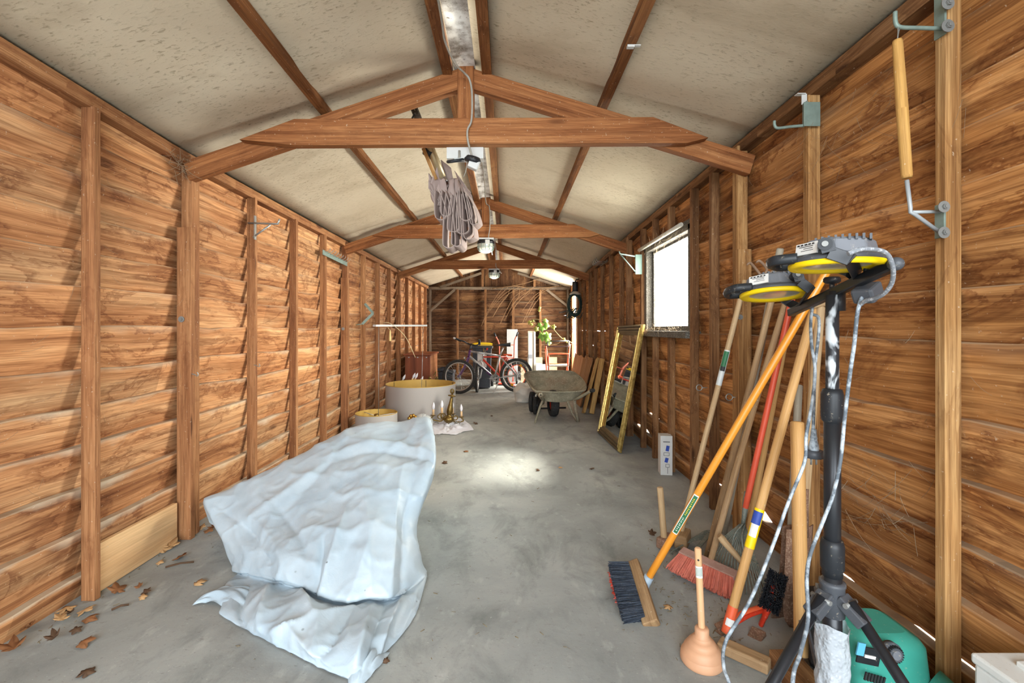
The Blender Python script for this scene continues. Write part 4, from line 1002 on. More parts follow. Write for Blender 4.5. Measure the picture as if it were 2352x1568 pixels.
for k in range(14):
    x = rnd(1115, 1250); l = rnd(30, 95); p0 = P(x + rnd(20, 60), 660, YB - .12); m.tube(catmull([p0, P(x + 22, 664 + l * .2, YB - .14), P(x + 4, 660 + l * .6, YB - .13), P(x - 12, 660 + l, YB - .1)], 5), .004, 5)
m.tube(catmull([P(1130, 663, YB - .1), P(1180, 657, YB - .12), P(1230, 662, YB - .1), P(1290, 656, YB - .1)], 5), .008, 6)
m.tube(catmull([P(1140, 662, YB - .12), P(1200, 652, YB - .14), P(1260, 632, YB - .1)], 5), .006, 6)
o = m.build('stems', plain('dry_stem', '#8a6b4a', .9, var=.3), t); o['kind'] = 'stuff'

# ------------------------------------------------------------ right-hand far corner
struct(MB().beam((1.395, 8.74, 0), (1.395, 8.74, 2.03), .12, .15, up=Vector((0, 1, 0))).build('trim_2', M_wash, bevel=.004), 'whitewashed post beside the side opening', 'post')
struct(MB().beam((1.355, 8.55, 0), (1.355, 8.55, 2.02), .06, .05, up=Vector((0, 1, 0))).build('trim_3', M_truss, bevel=.003), 'brown jamb post by the whitewashed post', 'post')
struct(MB().beam((1.39, 9.55, 0), (1.39, 9.55, 2.02), .05, .07, up=Vector((0, 1, 0))).build('trim_4', M_truss, bevel=.003), 'brown jamb post at the far side of the side opening', 'post')
c = P(1312, 756, 9.4); c.x = 1.37
MB_ = MB().box(c, (.03, .07, .15)); tag(MB_.build('switch_box', M_offwhite, bevel=.004, origin=c), 'cream electric switch box on the jamb beside the vine', 'switch')
# coil of dark hose and a black lantern hanging above it
c = P(1319, 697, 8.3); t = thing('hose_coil', 'coil of dark green hose hanging by the side opening', 'hose', c)
m = MB(); rs = random.Random(4)
for k in range(9):
    rx, rz = rs.uniform(.09, .135), rs.uniform(.17, .225); o_ = Vector((rs.uniform(-.02, .02), rs.uniform(-.05, .05), rs.uniform(-.03, .02)))
    m.tube([c + o_ + Vector((cos(2 * pi * i / 36) * rx, sin(4 * pi * i / 36 + k) * .012, sin(2 * pi * i / 36) * rz)) for i in range(36)], .009, 7, closed=True)
for k in range(6):
    a = c + Vector((rs.uniform(-.1, .1), 0, -.1)); m.tube(catmull([a, a + Vector((rs.uniform(-.15, .0), -.05, -.1)), a + Vector((rs.uniform(-.1, .15), -.03, -.16)), a + Vector((.08, 0, .02))], 6), .007, 6)
m.build('loops', M_hose, t)
m = MB(); e = c + Vector((-.1, 0, -.12)); m.tube(catmull([e, e + Vector((-.10, 0, -.03)), e + Vector((-.18, -.02, -.04))], 5), .009, 7); m.tube([c + Vector((0, .0, .2)), c + Vector((.0, .05, .26)), c + Vector((.12, .1, .27))], .006, 6); m.build('hook', M_blackmetal, t)
c = P(1321, 658, 8.35); t = thing('lantern', 'small black lantern with a cream collar above the hose coil', 'lantern', c)
MB().lathe([(.0, .09), (.05, .09), (.055, .06), (.055, -.08), (.05, -.09), (.0, -.09)], 18, Matrix.Translation(c)).build('housing', M_black, t)
MB().lathe([(.05, -.09), (.10, -.13), (.105, -.15), (.0, -.15)], 20, Matrix.Translation(c)).build('collar', M_offwhite, t)
MB().tube([c + Z * .09, c + Vector((.02, .02, .13)), c + Vector((.12, .05, .14))], .008, 6).build('bracket', M_blackmetal, t)

# ------------------------------------------------------------ wheelbarrow
t = thing('wheelbarrow', 'old dusty steel wheelbarrow with black grips and rubber wheel, tray tipped forward', 'wheelbarrow', (.62, 5.5, 0))
def loop(pts, n=10):
    return catmull(list(pts) + [pts[0]], n)[:-1]
rim = [P(1231, 898.5, 5.34), P(1282, 900.5, 5.33), P(1335, 898, 5.34), P(1346, 890, 5.45), P(1340, 874, 5.85), P(1325, 860, 6.12), P(1310, 853, 6.2), P(1265, 851.5, 6.22), P(1221, 853, 6.2), P(1205, 860, 6.08), P(1212, 876, 5.8), P(1222, 891, 5.45)]
bot = [P(1247, 921, 5.42), P(1282, 924, 5.42), P(1316, 920, 5.42), P(1322, 916, 5.5), P(1315, 908, 5.72), P(1303, 902, 5.86), P(1296, 900, 5.9), P(1268, 899, 5.92), P(1244, 900, 5.9), P(1236, 903, 5.84), P(1238, 910, 5.7), P(1242, 917, 5.5)]
RR, BBt = loop(rim, 6), loop(bot, 6); K = len(RR); cb = sum(BBt, Vector()) / K
m = MB()
def tray(u, v):
    k = int(round(u * K)) % K
    if v < .65: f = v / .65; p = RR[k].lerp(BBt[k], f ** 1.1); 
    else: f = (v - .65) / .35; p = BBt[k].lerp(cb, f) - Z * (.015 * sin(pi * min(1, f * .9)))
    return p
m.grid(tray, K, 16, closeu=True); o = m.build('tray', M_barrow, t, solid=.006)
MB().tube(RR, .011, 8, closed=True).build('tray_rim', M_barrow, o)
m = MB()
hl, hr = P(1241, 905.5, 5.08), P(1358, 897, 5.12); fl, fr_ = P(1249, 918, 5.4), P(1319, 917, 5.4)
ax_ = Vector((.545, 5.92, .155))
m.tube(catmull([hl, fl, Vector((.46, 5.62, .30)), ax_ + Vector((-.07, 0, 0))], 6), .017, 10); m.tube(catmull([hr, fr_, Vector((.74, 5.62, .30)), ax_ + Vector((.07, 0, 0))], 6), .017, 10)
m.build('handle_frame', M_barrow, t)
MB().tube([hr, P(1363, 896, 5.06)], .022, 12).build('grip', M_rubber, t); MB().lathe([(.012, -.02), (.024, -.02), (.024, .06), (.012, .06)], 14, Matrix.Translation(hl) @ Euler((radians(90), 0, 0)).to_matrix().to_4x4()).build('grip', M_barrow, t)
for pts in ([fl + Vector((.0, 0, .02)), P(1240, 935, 5.42), F(1229, 973), ], [P(1303, 921, 5.42), P(1314, 948, 5.43), F(1325, 969), ], [fr_, P(1322, 940, 5.42), F(1328, 970)]):
    pts[-1].z = .012; m = MB(); m.tube(pts, [.019, .017, .015], 10, squash=(1.1, .8)); m.build('leg', M_barrow, t)
m = MB(); cw = Vector((.60, 5.86, .168)); M4 = Matrix.Translation(cw) @ Euler((0, radians(90), radians(6))).to_matrix().to_4x4()
m.lathe([(.095, -.045), (.13, -.055), (.155, -.047), (.166, -.02), (.168, 0), (.166, .02), (.155, .047), (.13, .055), (.095, .045)], 36, M4)
for z in (-.03, -.015, 0, .015, .03): m.lathe([(.166 - abs(z) * .12, z - .003), (.172 - abs(z) * .15, z), (.166 - abs(z) * .12, z + .003)], 36, M4)
wh = m.build('wheel', M_rubber, t); m = MB(); m.lathe([(.0, -.035), (.03, -.035), (.095, -.03), (.095, .03), (.03, .035), (.0, .035)], 24, M4); m.build('rim', M_red, wh)

# hand cart and pale bag left of the barrow
c = F(1226, 943); t = thing('hand_trolley', 'folded dark two-wheeled trolley parked behind the left side of the wheelbarrow', 'trolley', (c.x, c.y + .1, 0))
for (px, py, Y, r) in ((1222, 922, 6.2, .135), (1231, 925, 6.0, .115), (1238, 924, 6.35, .115)):
    cc = P(px, py, Y); cc.z = r; M4 = Matrix.Translation(cc) @ Euler((0, radians(90), radians(-14))).to_matrix().to_4x4()
    m = MB(); m.lathe([(.7 * r, -.02), (r, -.022), (r * 1.0, .022), (.7 * r, .02), (.7 * r, -.02)], 26, M4); w_ = m.build('wheel', M_rubber, t)
    m = MB(); m.lathe([(0, -.02), (.018, -.02), (.018, -.008), (.68 * r, -.004), (.68 * r, .004), (.018, .008), (.018, .02), (0, .02)], 20, M4); m.build('hub_cap', M_dkgrey, w_)
    m = MB(); m.ball(cc + Vector((-.02, 0, 0)), .022, 8, 6); m.build('hub', M_chrome, w_)
m = MB(); m.tube([P(1224, 920, 6.1), P(1228, 905, 6.1), P(1236, 880, 6.35)], .013, 8); m.tube([P(1222, 938, 6.2), P(1300, 936, 6.1)], .012, 8); m.build('frame', M_blackmetal, t)
c = F(1203, 922); Yb_ = 7.05
m = MB()
def bag(u, v):
    a = 2 * pi * u; r = (.135 + .02 * sin(pi * v)) * (1 if v < .6 else 1 - ((v - .6) / .4) ** 1.5 * .93); q = Vector((.27 + cos(a) * r, Yb_ + sin(a) * r * 1.1, .005 + .30 * v)); k = (mnoise.noise(q * 8) * .035 + mnoise.noise(q * 22) * .018) * (1 - .7 * v)
    return q + Vector((cos(a) * k, sin(a) * k, mnoise.noise(q * 12 + Vector((5, 5, 5))) * .05 * v))
m.grid(bag, 40, 24, closeu=True); tag(m.build('bag', M_bag, origin=(.27, Yb_, 0)), 'pale grey bag standing between bicycle and wheelbarrow', 'bag')

# ------------------------------------------------------------ sheets and planks leaning on the right wall
def lean_sheet(name, y0, y1, zt, xb, xt, th, mat, lab, cat='plywood sheet', n=14, wav=.012, cut=0):
    m = MB(); sd = rnd(0, 50)
    def f_(k):
        def g(u, v):
            y = y0 + (y1 - y0) * u; z = .004 + (zt - cut * u + .02 * mnoise.noise(Vector((u * 6, sd, 0)))) * v; x = xb + (xt - xb) * v + wav * sin(u * 9 + sd) * v
            return Vector((x + k, y, z))
        return g
    m.grid(f_(0), n, 6); m.grid(f_(th), n, 6, flip=True)
    for u in (0, 1): 
        i = [m.v(f_(0)(u, v / 6)) for v in range(7)]; j = [m.v(f_(th)(u, v / 6)) for v in range(7)]
        for v in range(6): m.f((i[v], i[v + 1], j[v + 1], j[v]) if u == 0 else (j[v], j[v + 1], i[v + 1], i[v]))
    for v in (0, 1):
        i = [m.v(f_(0)(u / n, v)) for u in range(n + 1)]; j = [m.v(f_(th)(u / n, v)) for u in range(n + 1)]
        for u in range(n): m.f((i[u], i[u + 1], j[u + 1], j[u]))
    for k in range(len(m.U)): m.U[k] = [(m.V[i][2] + sd, m.V[i][1]) for i in m.Fs[k]]
    return tag(m.build(name, mat, origin=(xb, y0, 0)), lab, cat)
M_sheet1 = wood('orange_brown_sheet', '#a5714a', '#c08a60', '#cf9f76', stain=.1, grain=.2, knots=.1)
lean_sheet('plywood_sheet', 7.35, 8.45, .66, 1.14, 1.262, .008, M_sheet1, 'orange-brown sheet leaning by the whitewashed post')
lean_sheet('plywood_sheet', 6.6, 7.3, .69, 1.08, 1.25, .01, M_ply, 'brown plywood sheet leaning on the wall behind the two planks')
lean_sheet('plywood_sheet', 6.52, 7.15, .66, 1.05, 1.215, .008, M_ply, 'foremost brown plywood sheet behind the two planks')
def plank(p, q, w_, th, lab):
    m = MB(); m.beam(p, q, w_, th, up=Vector((-1, 0, .2))); tag(m.build('plank', M_ply_l, bevel=.006, origin=p), lab, 'plank')
plank(F(1340, 949) + Z * .0, P(1372, 824, 6.42), .105, .035, 'left of the two yellow-brown planks leaning beside the wheelbarrow')
plank(F(1358, 950), P(1383, 824, 6.2), .075, .06, 'right of the two yellow-brown planks leaning beside the wheelbarrow')

# ------------------------------------------------------------ gilt mirror
A_, B_, C_, D_ = Vector((1.035, 4.11, .004)), Vector((1.005, 4.90, .004)), Vector((1.235, 4.95, 1.15)), Vector((1.235, 4.06, 1.158))
t = thing('framed_mirror', 'tall mirror in a ribbed gilt frame leaning on the right wall', 'mirror', (A_ + B_) / 2)
nrm = (B_ - A_).cross(D_ - A_).normalized()
if nrm.x > 0: nrm = -nrm
def mp(u, v, k=0): return A_.lerp(B_, u).lerp(D_.lerp(C_, u), v) + nrm * k
fw = .115; fh = .085
prof = [(0, 0), (0, .018), (.10, .034), (.2, .036), (.24, .026), (.32, .024), (.36, .036), (.48, .036), (.52, .026), (.60, .024), (.64, .032), (.76, .030), (.80, .018), (.92, .014), (1, .004)]
def fr_side(c0, c1, i0, i1, nm, mat):
    m = MB()
    for k in range(len(prof) - 1):
        (a, h), (b, g) = prof[k], prof[k + 1]
        q = [Vector(c0).lerp(Vector(i0), a), Vector(c1).lerp(Vector(i1), a), Vector(c1).lerp(Vector(i1), b), Vector(c0).lerp(Vector(i0), b)]; hh = [h, h, g, g]
        m.f([m.v(mp(p.x, p.y, z)) for p, z in zip(q, hh)][::-1], None, 1 if k in (4, 8) else 0)
    q = [m.v(mp(*Vector(c0).xy, 0)), m.v(mp(*Vector(c1).xy, 0)), m.v(mp(*Vector(i1).xy, 0)), m.v(mp(*Vector(i0).xy, 0))]; m.f(q)
    m.build(nm, [mat, M_giltd], t)
O = [(0, 0, 0), (1, 0, 0), (1, 1, 0), (0, 1, 0)]; I = [(fw, fh, 0), (1 - fw, fh, 0), (1 - fw, 1 - fh, 0), (fw, 1 - fh, 0)]
M_gdk = plain('dark_frame_rail', '#6d5b3e', .5, .35, var=.3)  # top and bottom rails are darker than the gilt side rails
fr_side(O[0], O[1], I[0], I[1], 'bottom_rail', M_gdk); fr_side(O[1], O[2], I[1], I[2], 'side_rail', M_gilt); fr_side(O[2], O[3], I[2], I[3], 'top_rail', M_gdk); fr_side(O[3], O[0], I[3], I[0], 'side_rail', M_gilt)
m = MB(); m.f([m.v(mp(*p, .003)) for p in ((fw, fh), (1 - fw, fh), (1 - fw, 1 - fh), (fw, 1 - fh))][::-1]); m.build('glass', M_mirror, t)
m = MB(); m.f([m.v(mp(*p, -.001)) for p in ((.02, .02), (.98, .02), (.98, .98), (.02, .98))]); m.build('backing', M_ply, t)

# ------------------------------------------------------------ printed carton
c = F(1533, 1091); t = thing('carton', 'small white carton printed with a blue solar lamp, standing by the studs', 'carton', c)
w_, h_, d_ = .088, .30, .10; rz = radians(-8); R = Euler((0, 0, rz)).to_matrix()
MB().box(c + Vector((.0, d_ / 2, h_ / 2)), (w_, d_, h_), R).build('box', M_white, t, bevel=.001)
MB().box(c + R @ Vector((-w_ / 2 - .001, d_ / 2 + .005, h_ / 2)), (.002, d_ * .9, h_ * .98), R).build('red_side', M_red, t)
def dec(u, v, su, sv, mat, nm, rot=0): 
    q = c + Vector((0, d_ / 2, 0)) + R @ Vector((u, -d_ / 2 - .0015, v)); MB().box(q, (su, .001, sv), R @ Euler((0, rot, 0)).to_matrix()).build(nm, mat, t)
dec(.008, .205, .024, .042, M_blue, 'printed_panel', radians(10)); dec(.0, .115, .024, .036, M_blue, 'printed_panel', radians(14))
m = MB()
for (u0, v0, u1, v1) in ((-.02, .172, .02, .172), (-.02, .15, .02, .15), (-.02, .15, -.02, .172), (.02, .15, .02, .172), (-.005, .085, .02, .085), (-.005, .06, .02, .06), (-.005, .06, -.005, .085), (.02, .06, .02, .085), (.008, .06, .008, .012), (-.025, .255, .025, .255)):
    p, q = (c + Vector((0, d_ / 2, 0)) + R @ Vector((u, -d_ / 2 - .0012, v)) for u, v in ((u0, v0), (u1, v1))); m.beam(p, q, .0022 if v0 < .25 else .005, .001, up=Vector((0, 1, 0)))
m.build('printed_lines', M_ink, t)
# ------------------------------------------------------------ long-handled tools leaning on the right wall
def rod(p, q, r, mat, name, par, bow=0.0, n=14, r1=None, seg=10):
    p, q = Vector(p), Vector(q); r1 = r if r1 is None else r1; d = (q - p).normalized(); s_, u_ = frame(d); L = []
    for k in range(seg + 1):
        f = k / seg; L.append(p.lerp(q, f) + s_ * (bow * sin(pi * f)))
    rr = [r + (r1 - r) * k / seg for k in range(seg + 1)]
    L = [p - d * .004] + L + [q + d * .004]; rr = [rr[0] * .75] + rr + [rr[-1] * .72]
    m = MB(); m.tube(L, rr, n); return m.build(name, mat, par)
def band(p, q, f0, f1, r, mat, name, par, a0=0.0, a1=2 * pi, off=.0006, n=14):
    """a label wrapped round a round handle between fractions f0 and f1"""
    p, q = Vector(p), Vector(q); d = (q - p).normalized(); s_, u_ = frame(d); m = MB()
    def fn(u, v): a = a0 + (a1 - a0) * u; return p.lerp(q, f0 + (f1 - f0) * v) + (s_ * cos(a) + u_ * sin(a)) * (r + off)
    m.grid(fn, n, 3); return m.build(name, mat, par)
def facing(p, q):      # angle of the side of a handle that faces into the room's front
    d = (Vector(q) - Vector(p)).normalized(); s_, u_ = frame(d); v = Vector((0, 0, CZ)) - (Vector(p) + Vector(q)) / 2; return atan2(v.dot(u_), v.dot(s_))
def text_band(p, q, f0, f1, r, txt, mat, par, ang):
    """lettering along a handle"""
    p, q = Vector(p), Vector(q); d = (q - p).normalized(); s_, u_ = frame(d); n_ = s_ * cos(ang) + u_ * sin(ang); t_ = d.cross(n_)
    cu = bpy.data.curves.new('lettering', 'FONT'); cu.body = txt; cu.size = r * 1.3; cu.align_x = 'CENTER'; cu.align_y = 'CENTER'; cu.extrude = .0002; cu.materials.append(mat)
    o = bpy.data.objects.new('lettering', cu); COL.objects.link(o); o.parent = par
    c = p.lerp(q, (f0 + f1) / 2) + n_ * (r + .0015); x, y, z = d, n_.cross(d), n_
    o.matrix_local = Matrix(((x.x, y.x, z.x, c.x - parent_world(par).x), (x.y, y.y, z.y, c.y - parent_world(par).y), (x.z, y.z, z.z, c.z - parent_world(par).z), (0, 0, 0, 1)))
    return o
def bristle_head(par, e0, e1, up, out, hb, tb, L, n, mat, name, wid=.05, spread=.35, thick=.0022, rows=5, bend=.0):
    """tufts along the block e0-e1 (its underside), pointing to out"""
    m = MB(); e0, e1 = Vector(e0), Vector(e1); ax = (e1 - e0).normalized(); out = Vector(out).normalized(); sd = ax.cross(out).normalized()
    for k in range(n):
        f = random.random(); w_ = (random.randint(0, rows - 1) + .5) / rows - .5; b = e0.lerp(e1, f) + sd * (w_ * wid + rnd(-.003, .003))
        d = (out + ax * ((f - .5) * spread + rnd(-.10, .10)) + sd * (w_ * .5 + rnd(-.12, .12))).normalized(); l = L * rnd(.85, 1.05)
        t_ = b + d * l + out * (-bend * rnd(0, .01)); s2 = d.cross(Vector((rnd(-1, 1), rnd(-1, 1), rnd(-1, 1)))).normalized() * thick; s3 = d.cross(s2).normalized() * thick
        i = [m.v(b + s2), m.v(b - s2 * .5 + s3), m.v(b - s2 * .5 - s3), m.v(t_ + s2), m.v(t_ - s2 * .5 + s3), m.v(t_ - s2 * .5 - s3)]
        for a in range(3): m.f((i[a], i[(a + 1) % 3], i[3 + (a + 1) % 3], i[3 + a]))
        m.f((i[3], i[4], i[5]))
    return m.build(name, mat, par)

# 1 black-bristled broom with a glossy orange handle
hp, hq = P(1483, 1338, 1.92), P(1944, 546, 1.66)
t = thing('broom', 'yard broom with dark bristles and glossy orange handle leaning in front of the others', 'broom', F(1460, 1400))
rod(hp, hq, .0145, M_orange_h, 'handle', t)
b0, b1 = P(1452, 1292, 2.02), P(1497, 1436, 1.72)
ax = (b1 - b0).normalized()
m = MB(); m.beam(b0, b1, .034, .062, up=Vector((1, 0, .55))); m.build('head_block', M_old_h, t, bevel=.005)
bout = Vector((-.86, .03, -.28))
bristle_head(t, b0 + ax * .015 + bout * .016, b1 - ax * .03 + bout * .016, Z, bout, 0, 0, .088, 2600, M_navy, 'bristles', wid=.055, spread=.15, thick=.0016, rows=7)
bristle_head(t, b0 + ax * .005 + bout * .016 - Z * .022, b1 - ax * .02 + bout * .016 - Z * .022, Z, bout, 0, 0, .094, 260, M_red, 'edge_bristles', wid=.006, spread=.15, thick=.0016, rows=1)
d = (hq - hp).normalized(); m = MB(); m.tube([hp - d * .045 , hp - d * .01, hp + d * .035], [.017, .021, .0185], 12); m.build('socket', plain('grey_blue_socket', '#9fb0bd', .45, var=.1), t)
fa = facing(hp, hq); band(hp, hq, .165, .285, .0145, M_label, 'label', t, fa - .75, fa + .75); band(hp, hq, .168, .282, .0145, M_green_l, 'label_stripe', t, fa - .55, fa + .45, .0011)
d = (hq - hp).normalized(); s_, u_ = frame(d)
for (g0, g1, mat_) in ((.225, .276, M_yellow), (.176, .218, M_label)):
    m = MB(); n_ = s_ * cos(fa - .05) + u_ * sin(fa - .05); t_ = d.cross(n_).normalized(); f = g0
    while f < g1:
        w_ = rnd(.0018, .0035); p = hp.lerp(hq, f) + n_ * .0163; m.beam(p - t_ * .0035, p + t_ * rnd(.001, .0035), .0012 + w_ * .5, .0006, up=n_); f += w_ * 1.4 + .001
    m.build('label_print', mat_, t)

# 2 orange-handled hoe: red ferrule end on the floor
hp, hq = F(1668, 1452, .012), P(1872, 700, 1.80)
t = thing('long_handle_tool', 'smooth orange wooden handle with red painted end and blue-yellow label', 'tool handle', F(1668, 1452))
rod(hp, hq, .0165, M_tan_h, 'handle', t, r1=.0165); band(hp, hq, .0, .075, .0165, M_redorange, 'painted_end', t, off=.0012, n=20)
fa = facing(hp, hq); band(hp, hq, .022, .042, .0165, M_label, 'price_sticker', t, fa - 1, fa + .6, .002)
band(hp, hq, .245, .36, .0165, M_yellow, 'label', t, off=.0008, n=20); band(hp, hq, .315, .352, .0165, M_blue, 'label_blue', t, fa - .9, fa + 1.2, .0014); band(hp, hq, .278, .315, .0165, M_label, 'label_white', t, fa - .7, fa + .8, .0014)

# 3 old broom with faded red bristles
b0, b1 = P(1564, 1266, 2.13), P(1692, 1324, 1.94)
t = thing('broom', 'old broom with faded coral red bristles and a pale wooden handle', 'broom', F(1610, 1320))
m = MB(); m.beam(b0, b1, .05, .026, up=Vector((.15, -.5, 1))); m.build('head_block', plain('worn_pink_block', '#b08a7c', .8, var=.3, dust=.2), t, bevel=.004)
ax = (b1 - b0).normalized(); bo = Vector((-.42, -.38, -1)).normalized()
bristle_head(t, b0 + ax * .006 - Z * .012, b1 - ax * .006 - Z * .012, Z, bo, 0, 0, .088, 2300, M_pink, 'bristles', wid=.075, spread=.7, thick=.0023, rows=6)
rod(P(1632, 1288, 2.05), P(1806, 690, 2.02), .0135, M_old_h, 'handle', t, bow=.006)

# 4 leaf rake with a coral handle
hp, hq = P(1712, 1166, 2.05), P(1832, 628, 1.98)
t = thing('leaf_rake', 'leaf rake with fan of thin steel tines and coral red handle', 'rake', F(1690, 1400))
rod(hp, hq, .0128, M_red_h, 'handle', t)
ap = P(1706, 1206, 2.04); d = (hp - ap).normalized()
m = MB(); m.tube([ap, ap.lerp(hp, .5), hp + d * .02, hp + d * .07], [.008, .010, .0145, .0145], 10); m.build('socket', M_rake, t)
b_l, b_r = F(1625, 1285, .03), F(1775, 1385, .03)
m = MB(); arc = []
for k in range(20):
    f = k / 19; e = b_l.lerp(b_r, f); e += (e - ap).normalized() * (.045 * sin(pi * f)); e.z = max(.012, e.z - .02); side_ = (b_r - b_l).normalized()
    st = ap + side_ * ((f - .5) * .03); md = st.lerp(e, .55) + Vector((-.02, -.02, .03)); tip = e + Vector((-.012, -.01, -.005)); tip.z = max(.006, tip.z)
    m.tube(catmull([st, md, e + Vector((0, 0, .012)), tip], 4), .0026, 5)
    arc.append(st.lerp(e, .55) + Vector((-.02, -.02, .034)))
m.build('tines', M_rake, t)
m = MB(); m.tube(arc, .008, 6, squash=(1, .35)); m.build('brace_bar', M_rake, t)
m = MB(); m.tube(catmull([ap + Vector((-.005, -.01, .01)), ap.lerp(arc[7], .5) + Vector((-.02, -.02, .02)), arc[7]], 5), .004, 6); m.tube(catmull([ap + Vector((.005, -.01, .01)), ap.lerp(arc[13], .5) + Vector((-.02, -.02, .02)), arc[13]], 5), .004, 6); m.build('stay', M_rake, t)
# flat rake lying beyond it
t = thing('garden_rake', 'rake head with pale flat tines lying on the floor behind the coral broom', 'rake', F(1580, 1262))
m = MB(); sp0 = F(1655, 1230, .02)
for k in range(9):
    e = F(1545, 1270, .012).lerp(F(1612, 1228, .03), k / 8); m.tube(catmull([sp0 + Vector((0, 0, .0)), sp0.lerp(e, .6) + Z * .025, e + Z * .012, e - Z * .004], 4), .003, 5)
m.build('tines', M_rake, t); MB().beam(F(1602, 1258, .035), F(1630, 1226, .045), .02, .006).build('brace_bar', M_rake, t)

# 5 pale handle with a green label standing by the studs (mallet head on the floor)
hp, hq = F(1561, 1236, .035), P(1711, 645, 2.32)
t = thing('mallet', 'long pale broomstick-thin handled mallet with green and silver label, farthest of the tools', 'mallet', F(1563, 1242))
rod(hp, hq, .0135, M_pale_h, 'handle', t); fa = facing(hp, hq)
band(hp, hq, .60, .735, .0136, plain('silver_label', '#c6cbc9', .4), 'label', t, fa - 1.4, fa + 1.4); band(hp, hq, .66, .73, .0136, M_green_l, 'label_green', t, fa - .8, fa + 1.0, .0012); band(hp, hq, .655, .672, .0136, M_ink, 'label_dark', t, fa - .8, fa + .8, .0013)
c = F(1567, 1237, .04); MB().beam(c + Vector((-.03, -.05, 0)), c + Vector((.035, .05, .005)), .062, .07).build('head', M_old_h, t, bevel=.01)

# 6 long hammer standing on its head
c = F(1527, 1258, 0); t = thing('sledgehammer', 'hammer standing on its rusty head, pale handle upright near the floor broom', 'hammer', c)
rod(P(1526, 1246, 2.33), P(1516, 1120, 2.33), .0165, M_pale_h, 'handle', t, r1=.0155)
MB().beam(c + Vector((-.035, -.03, .034)), c + Vector((.05, .035, .034)), .05, .055).build('head', M_rust, t, bevel=.008)

# 7 upright tines of a garden cultivator
hp, hq = Vector((1.19, 2.5, .01)), P(1792, 572, 2.085)
t = thing('cultivator', 'grey handled garden cultivator with upturned bent tines above the small work lamp', 'cultivator', hp)
rod(hp, hq, .0165, M_grey_h, 'handle', t, r1=.0155)
f = (P(1777, 640, 2.10)); m = MB()
cb_ = P(1768, 640, 2.09)
for k, (px, py) in enumerate(((1716, 606), (1737, 601), (1759, 598))):
    tp = P(px, py, 2.02 + .02 * k); m.tube(catmull([cb_ + Vector((.01, 0, -.02)), cb_.lerp(tp, .35) + Z * -.012, P(px + 24, py + 16, 2.06), P(px + 8, py - 2, 2.03), tp + Vector((0, 0, -.004))], 5), [.006] * 16 + [.005] * 3 + [.0035] * 2, 7)
m.build('tines', plain('dusty_tines', '#9c8068', .8, .2, var=.3), t)
m = MB(); m.beam(P(1736, 645, 2.07), P(1778, 640, 2.09), .014, .022); m.build('crossbar', M_rust, t, bevel=.003)
MB().tube([P(1778, 660, 2.1), P(1781, 632, 2.095)], .0195, 12).build('ferrule', M_rust, t)

# 8 other bare handles between them
t = tag(rod(F(1624, 1282, .008), P(1781, 655, 2.10), .0165, M_old_h, 'wooden_stick', None, r1=.0135), 'plain brown stick left of the coral broom handle, tapering upward', 'handle')
t = tag(rod(Vector((1.22, 2.33, .01)), P(1807, 760, 2.06), .0145, M_tan_h, 'wooden_stick', None), 'plain tan stick standing right behind the coral rake handle', 'handle')

# 9 spade with T grip
hp, hq = Vector((1.118, 1.72, .42)), P(1884, 706, 1.785)
t = thing('spade', 'spade with T grip and rusty blade standing behind the thick upright handle', 'spade', (1.1, 1.7, 0))
rod(hp, hq, .0165, M_grey_h if False else M_pale_h, 'shaft', t)
m = MB(); m.tube([P(1864, 700, 1.77), P(1888, 695, 1.78), P(1904, 697, 1.79)], .016, 12); m.build('grip', M_pale_h, t)
m = MB()
def blade(u, v):
    w_ = .085 * (1 - .12 * v) * (1 if v < .75 else sqrt(max(0, 1 - ((v - .75) / .27) ** 2))); x = (u - .5) * 2
    c = Vector((1.115, 1.725, .37)).lerp(Vector((1.07, 1.69, .02)), v); return c + Vector((.75, .25, .0)) * (x * w_) + Vector((.3, -.7, 0)) * (.02 * (1 - x * x) - .01)
m.grid(blade, 10, 14); m.build('blade', M_rust, t, solid=.004)
m = MB(); m.tube([(1.115, 1.722, .34), (1.118, 1.722, .52)], [.02, .019], 12); m.build('socket', M_rust, t)
# 10 thick upright handle of a pickaxe
hp, hq = F(1842, 1502, .05), P(1831, 970, 1.60)
c = F(1850, 1520, 0)
t = thing('pickaxe', 'thick bare tan handle standing upright in front of the spade', 'pickaxe', c)
rod(hp, hq, .0225, M_tan_h, 'handle', t, r1=.0215)
m = MB(); m.tube(catmull([c + Vector((.20, .10, .025)), c + Vector((.08, .04, .05)), c + Vector((-.01, .0, .06)), c + Vector((-.06, -.04, .03))], 5), [.008] * 5 + [.02] * 6 + [.024] * 3 + [.012] * 2, 8, squash=(1, .8)); m.build('head', M_rust, t)
# 11 old flat trowel-like blade beside it
m = MB(); c = F(1783, 1424, 0)
pts = [P(1797, 1209, 1.80), P(1835, 1214, 1.80), P(1850, 1300, 1.78), P(1842, 1380, 1.77), P(1826, 1408, 1.76), P(1776, 1420, 1.757), P(1774, 1404, 1.757), P(1788, 1340, 1.77)]
ctr = sum(pts, Vector()) / len(pts); L = loop(pts, 5); fr0 = [m.v(p) for p in L]; fr1 = [m.v(p + Vector((.004, .008, 0))) for p in L]; cv = m.v(ctr + Vector((.01, .012, 0))); cv2 = m.v(ctr + Vector((.014, .02, 0))); K = len(L)
for k in range(K):
    j = (k + 1) % K; m.f((cv, fr0[k], fr0[j]), None, 0, True); m.f((cv2, fr1[j], fr1[k])); m.f((fr0[k], fr1[k], fr1[j], fr0[j]))
t = thing('shovel', 'worn rusty shovel blade standing on edge left of the thick upright handle', 'shovel', c)
m.build('blade', M_rust, t)
rod(ctr + Vector((.02, .03, .02)), Vector((1.235, 1.93, .88)), .015, M_grey_h, 'shaft', t)

